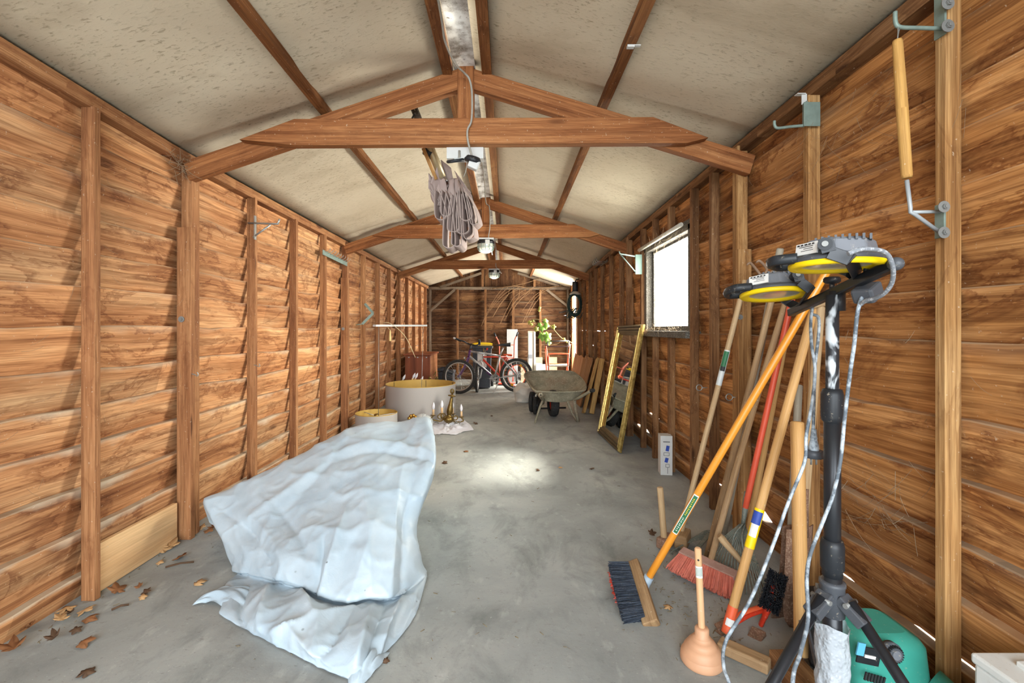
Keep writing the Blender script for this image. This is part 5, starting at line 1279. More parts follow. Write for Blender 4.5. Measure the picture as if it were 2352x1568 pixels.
# 12 hand tools on the floor
t = thing('hand_fork', 'short turned wooden grip of a hand tool lying on the leaf rake', 'hand tool', F(1690, 1300))
a_, b_ = P(1652, 1230, 1.98), P(1712, 1300, 1.94); m = MB(); m.tube([a_, a_.lerp(b_, .12), a_.lerp(b_, .5), b_], [.013, .0165, .0135, .011], 12); m.build('grip', M_pale_h, t)
m = MB(); m.tube([b_, P(1740, 1330, 1.92), F(1765, 1362, .01)], [.006, .007, .004], 8); m.build('tang', M_rust, t)
c = F(1738, 1472, 0); t = thing('hand_brush', 'hand brush with black bristles and red handle, bristles upward against the shovel', 'brush', c)
h0, h1 = P(1742, 1448, 1.735), P(1766, 1392, 1.72)
m = MB(); m.tube(catmull([h0, h0.lerp(h1, .35), h0.lerp(h1, .7), h1, P(1776, 1340, 1.72)], 4), [.009] * 2 + [.014] * 5 + [.017] * 5 + [.013] * 4 + [.016], 10, squash=(1.2, .6)); m.build('handle', M_red, t)
bristle_head(t, P(1769, 1388, 1.715), P(1786, 1325, 1.72), Z, Vector((-.38, -.6, .32)), 0, 0, .045, 1300, M_navy if False else plain('black_bristle', '#23262c', .6, var=.3), 'bristles', wid=.05, spread=1.2, thick=.0012, rows=6)
c = F(1735, 1478, 0); t = thing('axe', 'small axe head lying on the floor below the red brush handle', 'axe', c)
MB().beam(P(1745, 1452, 1.69), P(1732, 1478, 1.655), .05, .04).build('head', M_rust, t, bevel=.006)
c = F(1720, 1410, .02); t = thing('hedge_shears', 'orange-red handled shears lying between the broom and the shovel blade', 'shears', c)
m = MB(); m.tube(catmull([P(1672, 1428, 1.70), P(1705, 1408, 1.74), P(1752, 1392, 1.76), P(1790, 1380, 1.77)], 5), .011, 8, squash=(1, .6)); m.build('handle', M_redorange, t)
m = MB(); m.tube(catmull([P(1690, 1430, 1.71), P(1722, 1412, 1.735), P(1764, 1398, 1.75)], 5), .010, 8, squash=(1, .6)); m.build('handle', M_red, t)
m = MB(); m.beam(P(1675, 1425, 1.70), P(1645, 1440, 1.70), .03, .006); m.beam(P(1676, 1432, 1.70), P(1650, 1455, 1.68), .03, .006); m.build('blades', M_rust, t)

# 13 sink plunger
c = F(1612, 1520, 0); t = thing('plunger', 'sink plunger with wooden stick and pale orange rubber cup on the floor', 'plunger', c)
R_ = 47 / FPX * c.y
prof = [(R_ * .93, .001), (R_, .008), (R_ * 1.0, .016), (R_ * .97, .03), (R_ * .95, .032), (R_ * .90, .034), (R_ * .84, .048), (R_ * .74, .058), (R_ * .68, .060), (R_ * .64, .068), (R_ * .52, .077), (R_ * .47, .078), (R_ * .42, .085), (R_ * .40, .087), (R_ * .33, .09), (R_ * .33, .112), (R_ * .28, .118), (R_ * .1, .118)]
m = MB(); m.lathe(prof, 40, Matrix.Translation(c)); m.build('cup', M_plunger, t)
hp, hq = c + Vector((0, 0, .10)), P(1603, 1260, c.y + .02)
rod(hp, hq, .0112, M_tan_h if False else wood('plunger_stick_wood', '#c49468', '#dcb084', '#e6c29a', stain=.05, grain=.12, knots=.1, fine=.3), 'stick', t)
fa = facing(hp, hq); band(hp, hq, .66, .80, .0113, M_label, 'sticker', t, fa - 1.2, fa + 1.2)
for k in range(6): band(hp, hq, .69 + k * .016, .697 + k * .016, .0113, plain('green_rule', '#7c9a88', .6) if k == 0 else bpy.data.materials['green_rule'], 'sticker_line', t, fa - 1.0, fa + 1.0, .0012)
q = hp.lerp(hq, .88); n_ = (Vector((0, 0, CZ)) - q).normalized(); n_.z = 0; MB().ball(q + n_.normalized() * .0102, .0035, 8, 6).build('hang_hole', M_ink, t)

# 14 bits of timber on the floor
m = MB(); m.beam(F(1652, 1478, .02), F(1768, 1530, .02), .05, .035); tag(m.build('timber_offcut', M_old_h, bevel=.005, origin=F(1700, 1505)), 'rough offcut of wood lying by the plunger', 'offcut')
m = MB(); m.beam(F(1795, 1510, .03), F(1905, 1640, .03), .085, .06); tag(m.build('timber_beam', M_stud_rd, bevel=.004, origin=F(1850, 1570)), 'short squared timber lying under the tripod', 'timber')

# ------------------------------------------------------------ work-light tripod
px0 = .82; py0 = 1.15
t = thing('work_light_tripod', 'black tripod with two yellow-rimmed work lamps and a paint-splashed mast', 'work light', (px0, py0, 0))
B3 = Vector((px0, py0, 0))
MB().tube([B3 + Z * .80, B3 + Z * 1.205], .0145, 18).build('mast', M_splash, t)
MB().tube([B3 + Z * .45, B3 + Z * .92], .0185, 20).build('lower_mast', M_blackmetal, t)
m = MB(); m.lathe([(.0185, .885), (.023, .89), (.0245, .90), (.0245, .955), (.021, .968), (.0155, .97)], 24, Matrix.Translation(B3)); m.build('clamp_collar', M_black, t)
m = MB(); m.lathe([(.0, .50), (.0225, .50), (.0225, .515), (.026, .52), (.0265, .575), (.023, .59), (.0185, .592)], 24, Matrix.Translation(B3)); m.build('lower_collar', M_black, t)
MB().tube([B3 + Z * .10, B3 + Z * .50], .021, 20).build('leg_tube', M_blackmetal, t)
m = MB(); m.lathe([(.021, .40), (.027, .403), (.027, .475), (.029, .478), (.029, .486), (.021, .488)], 24, Matrix.Translation(B3)); m.build('leg_hub', M_dkgrey, t)
m = MB()
def bub(u, v):
    a = 2 * pi * u; r = .036 + .006 * mnoise.noise(Vector((cos(a) * 2, sin(a) * 2, v * 6))) + .003 * mnoise.noise(Vector((cos(a) * 6, sin(a) * 6, v * 14))); return B3 + Vector((cos(a) * r, sin(a) * r, .13 + .25 * v + .008 * sin(a * 2)))
m.grid(bub, 48, 40, closeu=True); m.build('bubble_wrap', M_bubble, t)
for ang, rf in ((radians(200), .46), (radians(-62), .40), (radians(72), .40)):
    dv = Vector((cos(ang), sin(ang), 0)); h = B3 + dv * .04 + Z * .455; f = B3 + dv * rf + Z * .012
    m = MB(); m.tube([h, f], .0125, 14); lg = m.build('leg', M_blackmetal, t)
    m = MB(); d = (f - h).normalized(); m.tube([f - d * .05, f + d * .008], .0165, 12); m.build('rubber_foot', M_rubber, lg)
    m = MB(); m.beam(B3 + dv * .018 + Z * .455, h + d * .05, .038, .026, up=Z); m.build('bracket', M_dkgrey, lg, bevel=.003)
    m = MB(); n_ = dv.cross(Z); p = h + Z * -.005; m.tube([p - n_ * .024, p + n_ * .024], .006, 10); mid = h.lerp(f, .45); m.tube([mid - n_ * .02, mid + n_ * .02], .0055, 10); m.build('bolt', M_bolt, lg)
    m = MB(); m.tube([mid - d * .012, mid + d * .012], .0165, 14); m.build('strut_clip', M_black, lg)
    m = MB(); q0 = B3 + dv * .03 + Z * .115; m.beam(mid, q0, .020, .005, up=n_); m.build('strut', M_dkgrey, lg)
# cross bar and lamps
br0, br1 = Vector((.882, 1.42, 1.170)), Vector((.792, .93, 1.252))
m = MB(); m.beam(br0, br1, .020, .024); bar = m.build('cross_bar', M_blackmetal, t, bevel=.004)
m = MB(); d = (br1 - br0).normalized(); m.ball(br1, (.014, .016, .014), 12, 8); m.build('bar_cap', M_dkgrey, bar)
m = MB(); cpos = br0.lerp(br1, .55); m.lathe([(.0, -.05), (.018, -.05), (.018, .0), (.0, .0)], 16, Matrix.Translation(cpos)); m.build('bar_socket', M_blackmetal, t)
for f in (.80, .50):
    c = br0.lerp(br1, f) + Z * .012; m = MB(); m.lathe([(.0, .03)] + [(.016, .03), (.019, .026), (.019, .018), (.014, .014), (.006, .012), (.006, 0)], 20, Matrix.Translation(c)); m.build('wing_knob', M_black, bar)
def lamp_head(c, R, Rm, foot, nm, pvx=.032):
    """round flood lamp: local z up is the back of the housing"""
    M4 = Matrix.Translation(c) @ Rm.to_4x4(); k = R / .09
    o = MB().lathe([(.074 * k, .004), (.090 * k, .006), (.092 * k, .014), (.088 * k, .018), (.084 * k, .020)], 48, M4).build('lamp_head', M_dkgrey, t)
    m = MB(); m.lathe([(.066 * k, .003), (.072 * k, -.002), (.088 * k, -.004), (.0925 * k, .0), (.0925 * k, .007), (.088 * k, .009)], 48, M4); m.build('yellow_rim', M_yellow, o)
    m = MB(); m.lathe([(.0, .006), (.067 * k, .003)], 40, M4, flip=True); m.build('lens', M_lens, o)
    m = MB(); m.lathe([(.086 * k, .018), (.078 * k, .024), (.072 * k, .05), (.064 * k, .056), (.0, .058)], 8, M4, smooth=False); m.build('housing', M_grey_pl, o, bevel=.004)
    m = MB()
    for j in range(9):
        x = (-.048 + .012 * j) * k; w2 = sqrt(max(0, (.07 * k) ** 2 - x * x)); m.box(M4 @ Vector((x + .012 * k, 0, .054)), (.0045 * k, w2 * 1.9, .012), Rm)
    fins = m.build('cooling_fins', M_dkgrey, o)
    m = MB(); lc = M4 @ Vector((-.052 * k, -.058 * k, .036)); Rl = Rm @ Euler((0, 0, radians(-41))).to_matrix(); m.box(lc, (.055 * k, .004, .026), Rl @ Euler((radians(-8), 0, 0)).to_matrix()); lab = m.build('rating_label', M_label, o)
    m = MB()
    for j, (w2, x_) in enumerate(((.12, -.38), (.12, -.2), (.14, 0), (.12, .18), (.1, .36), (.7, 0), (.45, .1), (.62, .05), (.35, .2))): m.box(lc + Rl @ Vector((x_ * .05, -.0026, .009 - max(0, j - 4) * .0044)), (.05 * w2 * k, .0008, .0030 if j < 5 else .0011), Rl)
    m.build('label_print', M_ink, lab)
    # carrying handle
    m = MB(); m.tube(catmull([M4 @ Vector((-.070 * k, .052 * k, .018)), M4 @ Vector((-.115 * k, .05 * k, .016)), M4 @ Vector((-.128 * k, .0, .016)), M4 @ Vector((-.115 * k, -.05 * k, .016)), M4 @ Vector((-.070 * k, -.052 * k, .018))], 6), .0095, 8, squash=(1, 1.25)); m.build('carry_handle', M_black, o)
    # yoke
    for s_ in (-1, 1):
        pv = M4 @ Vector((pvx * k, s_ * .086 * k, .036)); m = MB(); a2 = Rm @ Vector((0, s_, 0)); m.tube([pv - a2 * .012, pv + a2 * .016], .0135, 16); kn = m.build('pivot_knob', M_black, o); MB().tube([pv + a2 * .014, pv + a2 * .019], .006, 12).build('pivot_bolt', M_bolt, kn)
    L0 = M4 @ Vector((pvx * k, -.098 * k, .036)); L1 = M4 @ Vector((pvx * k, .098 * k, .036)); fo = Vector(foot); a2 = (L1 - L0).normalized()
    dn_ = Rm @ Vector((0, 0, -1)); o0 = (fo - (L0 + L1) / 2); o0 -= a2 * o0.dot(a2); path = [L0 - dn_ * .012, L0 + dn_ * .012 + o0 * .12, L0 + o0 * .75 + a2 * .004, fo - a2 * .03, fo + a2 * .03, L1 + o0 * .75 - a2 * .004, L1 + dn_ * .012 + o0 * .12, L1 - dn_ * .012]
    m = MB()
    for p_, q_ in zip(path, path[1:]): m.beam(p_, q_, .005, .026, up=o0.cross(a2))
    m.build('yoke', M_blackmetal, o, bevel=.001)
    return o, M4
RX_ = lambda a: Matrix.Rotation(radians(a), 3, 'X'); RY_ = lambda a: Matrix.Rotation(radians(a), 3, 'Y'); RZ_ = lambda a: Matrix.Rotation(radians(a), 3, 'Z')
big, Mb = lamp_head(Vector((.735, 1.02, 1.258)), .089, RY_(1) @ RX_(-1) @ RZ_(-36), br0.lerp(br1, .72) + Z * .016, 'big', -.018)
sml, Ms = lamp_head(Vector((.787, 1.345, 1.218)), .088, RY_(1) @ RX_(-8) @ RZ_(-16), br0.lerp(br1, .12) + Z * .014, 'small', .036)
# cables
m = MB(); jb = P(1992, 672, 1.05); m.box(jb, (.05, .045, .036), Euler((0, radians(-28), radians(25))).to_matrix()); m.build('junction_box', M_dkgrey, t, bevel=.006)
g = lambda px, py, Y: P(px, py, Y)
m = MB(); m.tube(catmull([g(1948, 583, .88), g(1980, 572, .88), g(2030, 578, .90), g(2050, 610, .92), g(2048, 650, .95), g(2025, 678, .98), g(1990, 690, 1.02), g(1976, 700, 1.04)], 8), .0045, 10); m.build('lamp_cable', M_cable, t)
m = MB(); m.tube(catmull([g(1985, 668, 1.045), g(1970, 715, 1.04), g(1962, 790, 1.06), g(1952, 860, 1.07), g(1940, 960, 1.09), g(1930, 1060, 1.10), g(1912, 1140, 1.12), g(1893, 1190, 1.12), g(1862, 1270, 1.08), g(1853, 1330, 1.05), g(1856, 1420, 1.02), g(1838, 1500, .98), g(1820, 1580, .95), Vector((.57, .90, .16)), Vector((.50, .90, .03)), Vector((.40, .93, .006)), Vector((.28, .9, .006))], 8), .0042, 10); m.build('mains_cable', M_cablesp, t)
m = MB(); m.tube(catmull([g(1866, 706, 1.34), g(1862, 740, 1.30), g(1864, 790, 1.26), g(1872, 850, 1.24), g(1866, 920, 1.22), g(1852, 1000, 1.20), g(1848, 1060, 1.18), g(1812, 1150, 1.16), g(1772, 1260, 1.14), g(1722, 1380, 1.12), g(1668, 1470, 1.12), g(1662, 1530, 1.08), g(1680, 1590, 1.04), Vector((.52, 1.0, .14)), Vector((.50, .98, .03)), Vector((.42, .97, .006)), Vector((.25, .96, .006))], 8), .0042, 10); m.build('mains_cable', M_cablesp, t)
m = MB(); m.tube(catmull([g(1866, 722, 1.33), g(1880, 730, 1.30), g(1880, 770, 1.28), g(1872, 840, 1.25), g(1870, 900, 1.24), g(1868, 985, 1.22)], 8), .0042, 10); pc = m.build('plug_cable', M_cablesp, t)
M4 = Matrix.Translation(g(1869, 1028, 1.22)); m = MB(); m.lathe([(.0, .05), (.006, .05), (.008, .03), (.009, .026), (.008, .022), (.011, .012), (.013, .0), (.012, -.008), (.0, -.008)], 18, M4); plug = m.build('plug', M_cablesp, t)
MB().lathe([(.0, -.006), (.0215, -.006), (.0215, -.026), (.0, -.026)], 22, M4).build('plug_face', M_dkgrey, plug)
for dx in (-.007, .007): MB().tube([g(1869, 1028, 1.22) + Vector((dx, 0, -.026)), g(1869, 1028, 1.22) + Vector((dx, 0, -.045))], .0024, 8).build('plug_pin', M_bolt, plug)

# ------------------------------------------------------------ teal machine, tyre and foam box in the front right corner
c = Vector((1.10, 1.33, 0)); t = thing('grinder', 'teal bench machine with black dial standing by the wall behind the tripod', 'machine', c)
m = MB()
def hs(u, v):
    a = 2 * pi * u; ca, sa = cos(a), sin(a); e = .35
    sx = abs(ca) ** e * (1 if ca > 0 else -1); sy = abs(sa) ** e * (1 if sa > 0 else -1)
    w_ = (1.0 - .10 * v) * (1 if v < .88 else (1 - ((v - .88) / .12) ** 2 * .35)); return Vector((1.095 + sx * .115 * w_ - .015 * v, 1.36 + sy * .10 * w_, .004 + .25 * v))
m.grid(hs, 44, 16, closeu=True); i = len(m.V); m.f([len(m.V) - 44 + k for k in range(44)]); m.build('housing', M_teal, t)
m = MB(); m.tube([(1.20, 1.30, .10), (1.235, 1.24, .075), (1.25, 1.12, .06)], [.06, .05, .045], 18); m.build('motor_barrel', M_teal, t)
k_ = P(2040, 1492, 1.255); dn = Vector((.05, -1, .12)).normalized(); m = MB(); m.tube([k_, k_ + dn * .016], .026, 24); m.tube([k_ + dn * .016, k_ + dn * .028], [.019, .017], 20); kb = m.build('dial', M_dkgrey, t)
m = MB(); s_, u_ = frame(dn)
for j in range(20): a = 2 * pi * j / 20; p = k_ + dn * .016 + (s_ * cos(a) + u_ * sin(a)) * .0195; m.beam(p, p + dn * .011, .003, .003)
m.build('dial_ridges', M_black, kb); MB().tube([k_ + dn * .028, k_ + dn * .0285], .012, 18).build('dial_cap', M_grey_pl, kb)
def plate(px, py, sx, sz, mat, nm, Y=1.252, par=t): MB().box(P(px, py, Y), (sx, .004, sz), Euler((0, radians(12), 0)).to_matrix()).build(nm, mat, par)
plate(1995, 1506, .062, .045, M_black, 'name_plate'); plate(1977, 1490, .020, .034, plain('light_blue_sticker', '#5fb4d6', .4), 'sticker', 1.249); plate(1998, 1508, .03, .008, M_label, 'plate_lettering', 1.249)
m = MB()
for j in range(7): m.box(P(1988 + j * 7, 1552 + j * 2, 1.252), (.0045, .004, .022), Euler((0, radians(14), 0)).to_matrix())
m.build('air_vents', M_ink, t)
c = Vector((1.045, 1.52, 0)); t = thing('wheel', 'black rubber tyred wheel standing behind the bubble-wrapped mast', 'wheel', c)
M4 = Matrix.Translation((1.05, 1.52, .125)) @ Euler((radians(90), 0, radians(58))).to_matrix().to_4x4()
m = MB(); m.lathe([(.07, -.03), (.10, -.04), (.118, -.034), (.125, -.012), (.125, .012), (.118, .034), (.10, .04), (.07, .03)], 40, M4); m.build('tyre', M_rubber, t)
m = MB(); m.lathe([(0, -.03), (.02, -.03), (.02, -.015), (.072, -.012), (.072, .012), (.02, .015), (.02, .03), (0, .03)], 30, M4); m.build('rim', M_dkgrey, t)
c = Vector((1.19, 1.02, 0)); t = thing('storage_box', 'white plastic box with lidded top at the wall in the near right corner', 'box', c)
x0, x1, y0, y1, zt = 1.108, 1.29, .86, 1.085, .352
MB().box(((x0 + x1) / 2, (y0 + y1) / 2, .165), (x1 - x0, y1 - y0, .33)).build('body', M_cream, t, bevel=.008)
MB().box(((x0 + x1) / 2, (y0 + y1) / 2, .34), (x1 - x0 + .008, y1 - y0 + .008, .024)).build('lid', M_cream, t, bevel=.006)
MB().box(((x0 + x1) / 2 - .01, y1 - .09, .356), (.05, .10, .014)).build('lid_latch', M_cream, t, bevel=.003)
# ------------------------------------------------------------ hooks and brackets on the studs
def bolt(par, p, n, r=.018):
    p, n = Vector(p), Vector(n).normalized(); m = MB(); m.tube([p, p + n * .003], r, 22); m.tube([p + n * .003, p + n * .009], r * .48, 6, smooth=False); m.tube([p + n * .009, p + n * .012], r * .3, 10); return m.build('bolt', M_bolt, par)
xi = 1.32 - .048
t = thing('wall_hook', 'upper galvanised arm hook on the nearest right stud, holding the wooden roller', 'hook', (xi, 1.325, 2.0))
MB().box((xi - .003, 1.337, 2.035), (.006, .034, .125)).build('plate', M_galv, t, bevel=.001)
a0 = Vector((xi - .004, 1.33, 1.993)); a1 = Vector((1.136, 1.33, 1.997)); m = MB(); m.tube(catmull([a0, a0.lerp(a1, .5), a1 + Vector((.012, 0, .0)), a1 + Vector((-.003, 0, .012)), a1 + Vector((-.005, 0, .045))], 5), .0058, 10); m.build('arm', M_galv, t)
for py in (8, 60): bolt(t, P(2176, py, 1.306), (0, -1, 0))
t = thing('wooden_roller', 'long turned wooden roller hanging on a wire from the upper hook', 'roller', (1.14, 1.33, 1.9))
p0, p1 = P(2061, 92, 1.325), P(2083, 409, 1.325); m = MB(); m.tube([p0, p0.lerp(p1, .02), p0.lerp(p1, .5), p0.lerp(p1, .98), p1], [.011, .0125, .0145, .0138, .012], 18); m.build('roller', wood('roller_wood', '#a87a3e', '#c79a56', '#d8b070', stain=.12, grain=.25, knots=0, fine=.6), t)
m = MB(); m.tube(catmull([p0, p0 + Vector((.002, 0, .02)), a1 + Vector((.004, 0, .009)), a1 + Vector((.012, .002, .003)), a1 + Vector((.006, 0, -.012)), p0], 5), .0015, 6); m.build('wire', M_steel, t)
t = thing('wall_hook', 'lower grey bracket with two arms meeting at an upright rod on the nearest right stud', 'hook', (xi, 1.33, 1.42))
MB().box((xi - .003, 1.337, 1.435), (.006, .03, .098)).build('plate', M_galv, t, bevel=.001)
e = P(2091, 487, 1.33); m = MB(); m.tube([p1 + Vector((.004, .005, -.004)), e + Vector((0, 0, .012)), e, e + Vector((.012, 0, -.006)), (xi - .004, 1.335, 1.40)], .0055, 10); m.tube([e + Vector((.004, 0, 0)), (xi - .004, 1.335, 1.462)], .005, 10); m.build('arm', plain('grey_coated_steel', '#a7adb0', .5, .2, var=.15), t)
for py in (475, 534): bolt(t, P(2167, py, 1.306), (0, -1, 0), .0165)
xi2 = 1.32 - .05
t = thing('wall_hook', 'galvanised hook with square plate at the top of the second right stud', 'hook', (xi2, 1.9, 1.93))
m = MB(); m.box(P(1865, 262, 1.900), (.068, .004, .10)); m.box(P(1849, 262, 1.915), (.004, .03, .10)); m.build('plate', M_galv, t, bevel=.001)
a0 = P(1848, 288, 1.91); a1 = P(1781, 294, 1.91); m = MB(); m.tube(catmull([a0, a0.lerp(a1, .5), a1 + Vector((.01, 0, 0)), a1 + Vector((-.003, 0, .012)), a1 + Vector((-.004, 0, .03))], 5), .006, 10); m.build('arm', M_galv, t)
m = MB(); m.box(P(1847, 228, 1.93), (.022, .003, .045)); m.box(P(1838, 217, 1.93), (.035, .022, .003)); m.build('angle_clip', M_white, t)
t = thing('shelf_bracket', 'pale green plate with braced arm on the stud beyond the window', 'bracket', (xi, 4.28, 1.75))
m = MB(); m.box(P(1467, 607, 4.272), (.062, .004, .185)); m.build('plate', plain('sage_painted_steel', '#5d7167', .6), t, bevel=.001)
m = MB(); m.tube([P(1461, 589, 4.28), P(1424, 583, 4.28), P(1422, 577, 4.28)], .007, 8); m.tube([P(1426, 585, 4.28), P(1462, 627, 4.28)], .006, 8); m.build('arm', M_galv, t)
# left wall
xl = -DL + .057
t = thing('shelf_bracket', 'grey braced arm bracket high on the third left stud', 'bracket', (xl, 3.08, 1.84))
m = MB(); m.box((xl + .003, 3.075, 1.80), (.006, .022, .16)); m.build('plate', M_steel, t)
a0, a1 = P(570, 512, 3.07), P(640, 514, 3.07); m = MB(); m.tube([a0, a0.lerp(a1, .5), a1 + Vector((-.005, 0, 0)), a1 + Vector((.006, 0, .032))], .0085, 8, squash=(1, .7)); m.tube([P(581, 545, 3.07), P(621, 516, 3.07)], .006, 8); m.build('arm', M_steel, t)
t = thing('hook_rail', 'pale green strip of small tool hooks between two left studs', 'hook rail', (xl, 4.5, 1.82))
a0, a1 = Vector((xl + .006, 4.20, 1.825)), Vector((xl + .006, 4.84, 1.805)); MB().beam(a0, a1, .006, .045, up=Z).build('rail', M_galv, t)
for k in range(9):
    p = a0.lerp(a1, (k + .6) / 9.6) + Vector((.004, 0, .012)); m = MB(); m.tube(catmull([p, p + Vector((.03, 0, .002)), p + Vector((.05, 0, .02)), p + Vector((.052, 0, .032))], 4), .0028, 6); m.build('hook', M_steel, t)
t = thing('shelf_bracket', 'grey angle bracket folded out from a left stud above the cabinet', 'bracket', (xl, 5.48, 1.3))
m = MB(); q0, q1, q2 = P(838, 697, 5.48), P(857, 719, 5.48), P(832, 744, 5.42); m.beam(q0, q1, .03, .005, up=Vector((0, 1, 0))); m.beam(q1, q2, .03, .005, up=Vector((0, 1, 0))); m.tube(catmull([q2, q2 + Vector((-.03, -.05, -.005)), q2 + Vector((-.06, -.03, -.01))], 4), .006, 6); m.build('arm', M_galv, t)
t = thing('hook_rail', 'row of small wire hooks under the eave of the far right wall', 'hook rail', (1.3, 6.0, 2.0))
m = MB(); a0, a1 = Vector((1.28, 5.8, 1.985)), Vector((1.285, 6.2, 1.98)); m.beam(a0, a1, .012, .03); m.build('rail', M_grey_wood, t)
for k in range(4):
    p = a0.lerp(a1, (k + .5) / 4); m = MB(); m.tube([p, p + Vector((-.12, 0, .0)), p + Vector((-.13, 0, .05))], .004, 6); m.build('hook', M_steel, t)
def eye(p, lab, name='screw_eye'):
    m = MB(); p = Vector(p); m.tube([p + Vector((cos(a) * .018, 0, sin(a) * .018)) for a in [2 * pi * k / 18 for k in range(18)]], .003, 6, closed=True); m.tube([p + Vector((.017, 0, 0)), p + Vector((.05, 0, 0))], .003, 6); tag(m.build(name, M_steel, origin=p), lab, 'screw eye')
eye(P(1606, 890, 2.83), 'small screw eye on the second stud before the window'); eye(P(1675, 912, 2.50), 'small screw eye on the double truss post of the right wall')
def lhook(p, lab):
    m = MB(); p = Vector(p); m.tube(catmull([p, p + Vector((.02, 0, -.004)), p + Vector((.035, 0, -.012)), p + Vector((.04, 0, -.002)), p + Vector((.034, 0, .008))], 4), .0025, 6); tag(m.build('cup_hook', M_steel, origin=p), lab, 'hook')
lhook(P(583, 838, 3.08), 'tiny cup hook low on the third left stud'); lhook(P(438, 858, 2.435), 'tiny cup hook on the double post under the nearest truss')
for (px, py, Y, lab) in ((417, 733, 2.425, 'round bolt head on the left post under the nearest truss'), (788, 755, 4.829, 'round bolt head on the left post under the second truss')):
    p = P(px, py, Y); m = MB(); m.tube([p, p + Vector((0, -.004, 0))], .016, 18); m.tube([p + Vector((0, -.004, 0)), p + Vector((0, -.009, 0))], .008, 8); tag(m.build('bolt', M_bolt, origin=p), lab, 'bolt')
p = P(1700, 728, 2.459); m = MB(); m.tube([p, p + Vector((0, -.004, 0))], .014, 18); m.tube([p + Vector((0, -.004, 0)), p + Vector((0, -.009, 0))], .007, 8); tag(m.build('bolt', M_bolt, origin=p), 'round bolt head on the right post under the nearest truss', 'bolt')
m = MB(); m.tube([(1.255, 3.28, 1.868), (1.255, 4.32, 1.862)], .016, 12); tag(m.build('curtain_pole', M_offwhite, origin=(1.255, 3.8, 1.865)), 'cream tube fixed above the side window', 'tube')
p = P(1465, 128, 1.95); p = Vector((.53, 1.95, roof(.53, 1.95) - .05)); m = MB(); m.box(p, (.03, .018, .010)); m.box(p + Vector((.026, 0, .004)), (.032, .014, .004)); tag(m.build('clip', M_white, origin=p), 'white plastic clip on the right purlin near the front', 'clip')

# ------------------------------------------------------------ lamps on the tie beams and their cable
zt_ = ridge(2.44) - .49
def bulkhead(y, px, lab):
    z = ridge(y) - .49; x = (px - VX) * y / FPX; c = Vector((x, y - .01, z))
    t = thing('bulkhead_lamp', lab, 'lamp', c); MB().box(c + Vector((0, 0, -.008)), (.17, .12, .016)).build('mounting_board', M_white, t)
    m = MB(); m.lathe([(.0, -.016), (.075, -.016), (.085, -.03), (.085, -.05), (.078, -.055)], 28, Matrix.Translation(c) @ Matrix.Diagonal((1.05, .8, 1, 1))); m.build('base', M_blackmetal, t)
    m = MB(); m.lathe([(.074, -.052), (.074, -.09), (.06, -.125), (.03, -.14), (.0, -.143)], 28, Matrix.Translation(c) @ Matrix.Diagonal((1.05, .8, 1, 1)), flip=True); m.build('glass_dome', plain('ribbed_lamp_glass', '#c9cbbf', .15, var=.1, spec=.7), t)
    m = MB()
    for k in range(6):
        a = pi * k / 6; m.tube(catmull([c + Vector((cos(a) * r * 1.05, sin(a) * r * .8, zz)) for r, zz in ((.082, -.05), (.082, -.095), (.066, -.132), (0, -.152), (-.066, -.132), (-.082, -.095), (-.082, -.05))], 3), .003, 5)
    for r, zz in ((.083, -.09), (.07, -.128)): m.tube([c + Vector((cos(2 * pi * k / 26) * r * 1.05, sin(2 * pi * k / 26) * r * .8, zz)) for k in range(26)], .003, 5, closed=True)
    m.build('wire_cage', M_galv, t)
    lamp('added_fill', 'POINT', c + Vector((0, 0, -.20)), (0, 0, 0), 6, (1.0, .93, .82), shadow_soft_size=.07)  # added fill for the middle and back; the caged lamp itself is unlit
    MB().box(c + Vector((.02, -.075, -.045)), (.045, .012, .04)).build('side_clip', M_white, t)
bulkhead(4.83, 1116, 'caged bulkhead lamp under the second truss'); bulkhead(7.22, 1135, 'caged bulkhead lamp under the farthest truss')
c = P(1068, 340, 2.43); c.z = zt_ + .02
t = thing('bulkhead_lamp', 'broken open bulkhead lamp hanging from its plate under the nearest truss', 'lamp', c)
MB().box((c.x, 2.435, zt_ - .022), (.195, .012, .062)).build('mounting_board', M_white, t); MB().box((c.x, 2.46, zt_ - .050), (.195, .06, .008)).build('mounting_board_lip', M_white, t)
q = P(1046, 369, 2.40); m = MB(); m.tube([q + Vector((cos(2 * pi * k / 28) * .04, sin(2 * pi * k / 28) * .03, sin(2 * pi * k / 28) * .012 + .006 * cos(2 * pi * k / 28))) for k in range(28)], .008, 8, closed=True); m.build('bezel_ring', M_black, t)
MB().box(q + Vector((.02, 0, .004)), (.05, .02, .014)).build('bracket', M_steel, t)
q = P(1086, 368, 2.38); m = MB(); m.lathe([(.0, .02), (.034, .018), (.046, .0), (.040, -.012), (.0, -.014)], 20, Matrix.Translation(q) @ Euler((radians(10), radians(14), 0)).to_matrix().to_4x4()); m.build('lamp_base', M_black, t)
MB().box(q + Vector((.004, -.01, -.028)), (.055, .04, .045), Euler((0, radians(22), radians(10))).to_matrix()).build('terminal_box', M_white, t, bevel=.006)
m = MB(); m.tube(catmull([q + Vector((-.03, 0, 0)), q + Vector((-.035, 0, -.05)), q + Vector((-.05, .02, -.08))], 4), .002, 5); m.tube(catmull([P(1060, 366, 2.41), q + Vector((-.03, 0, .01)), q], 4), .004, 6); m.tube([P(1055, 346, 2.425), P(1055, 360, 2.42), P(1052, 368, 2.41)], .006, 6); m.build('loose_wires', M_cableg, t)
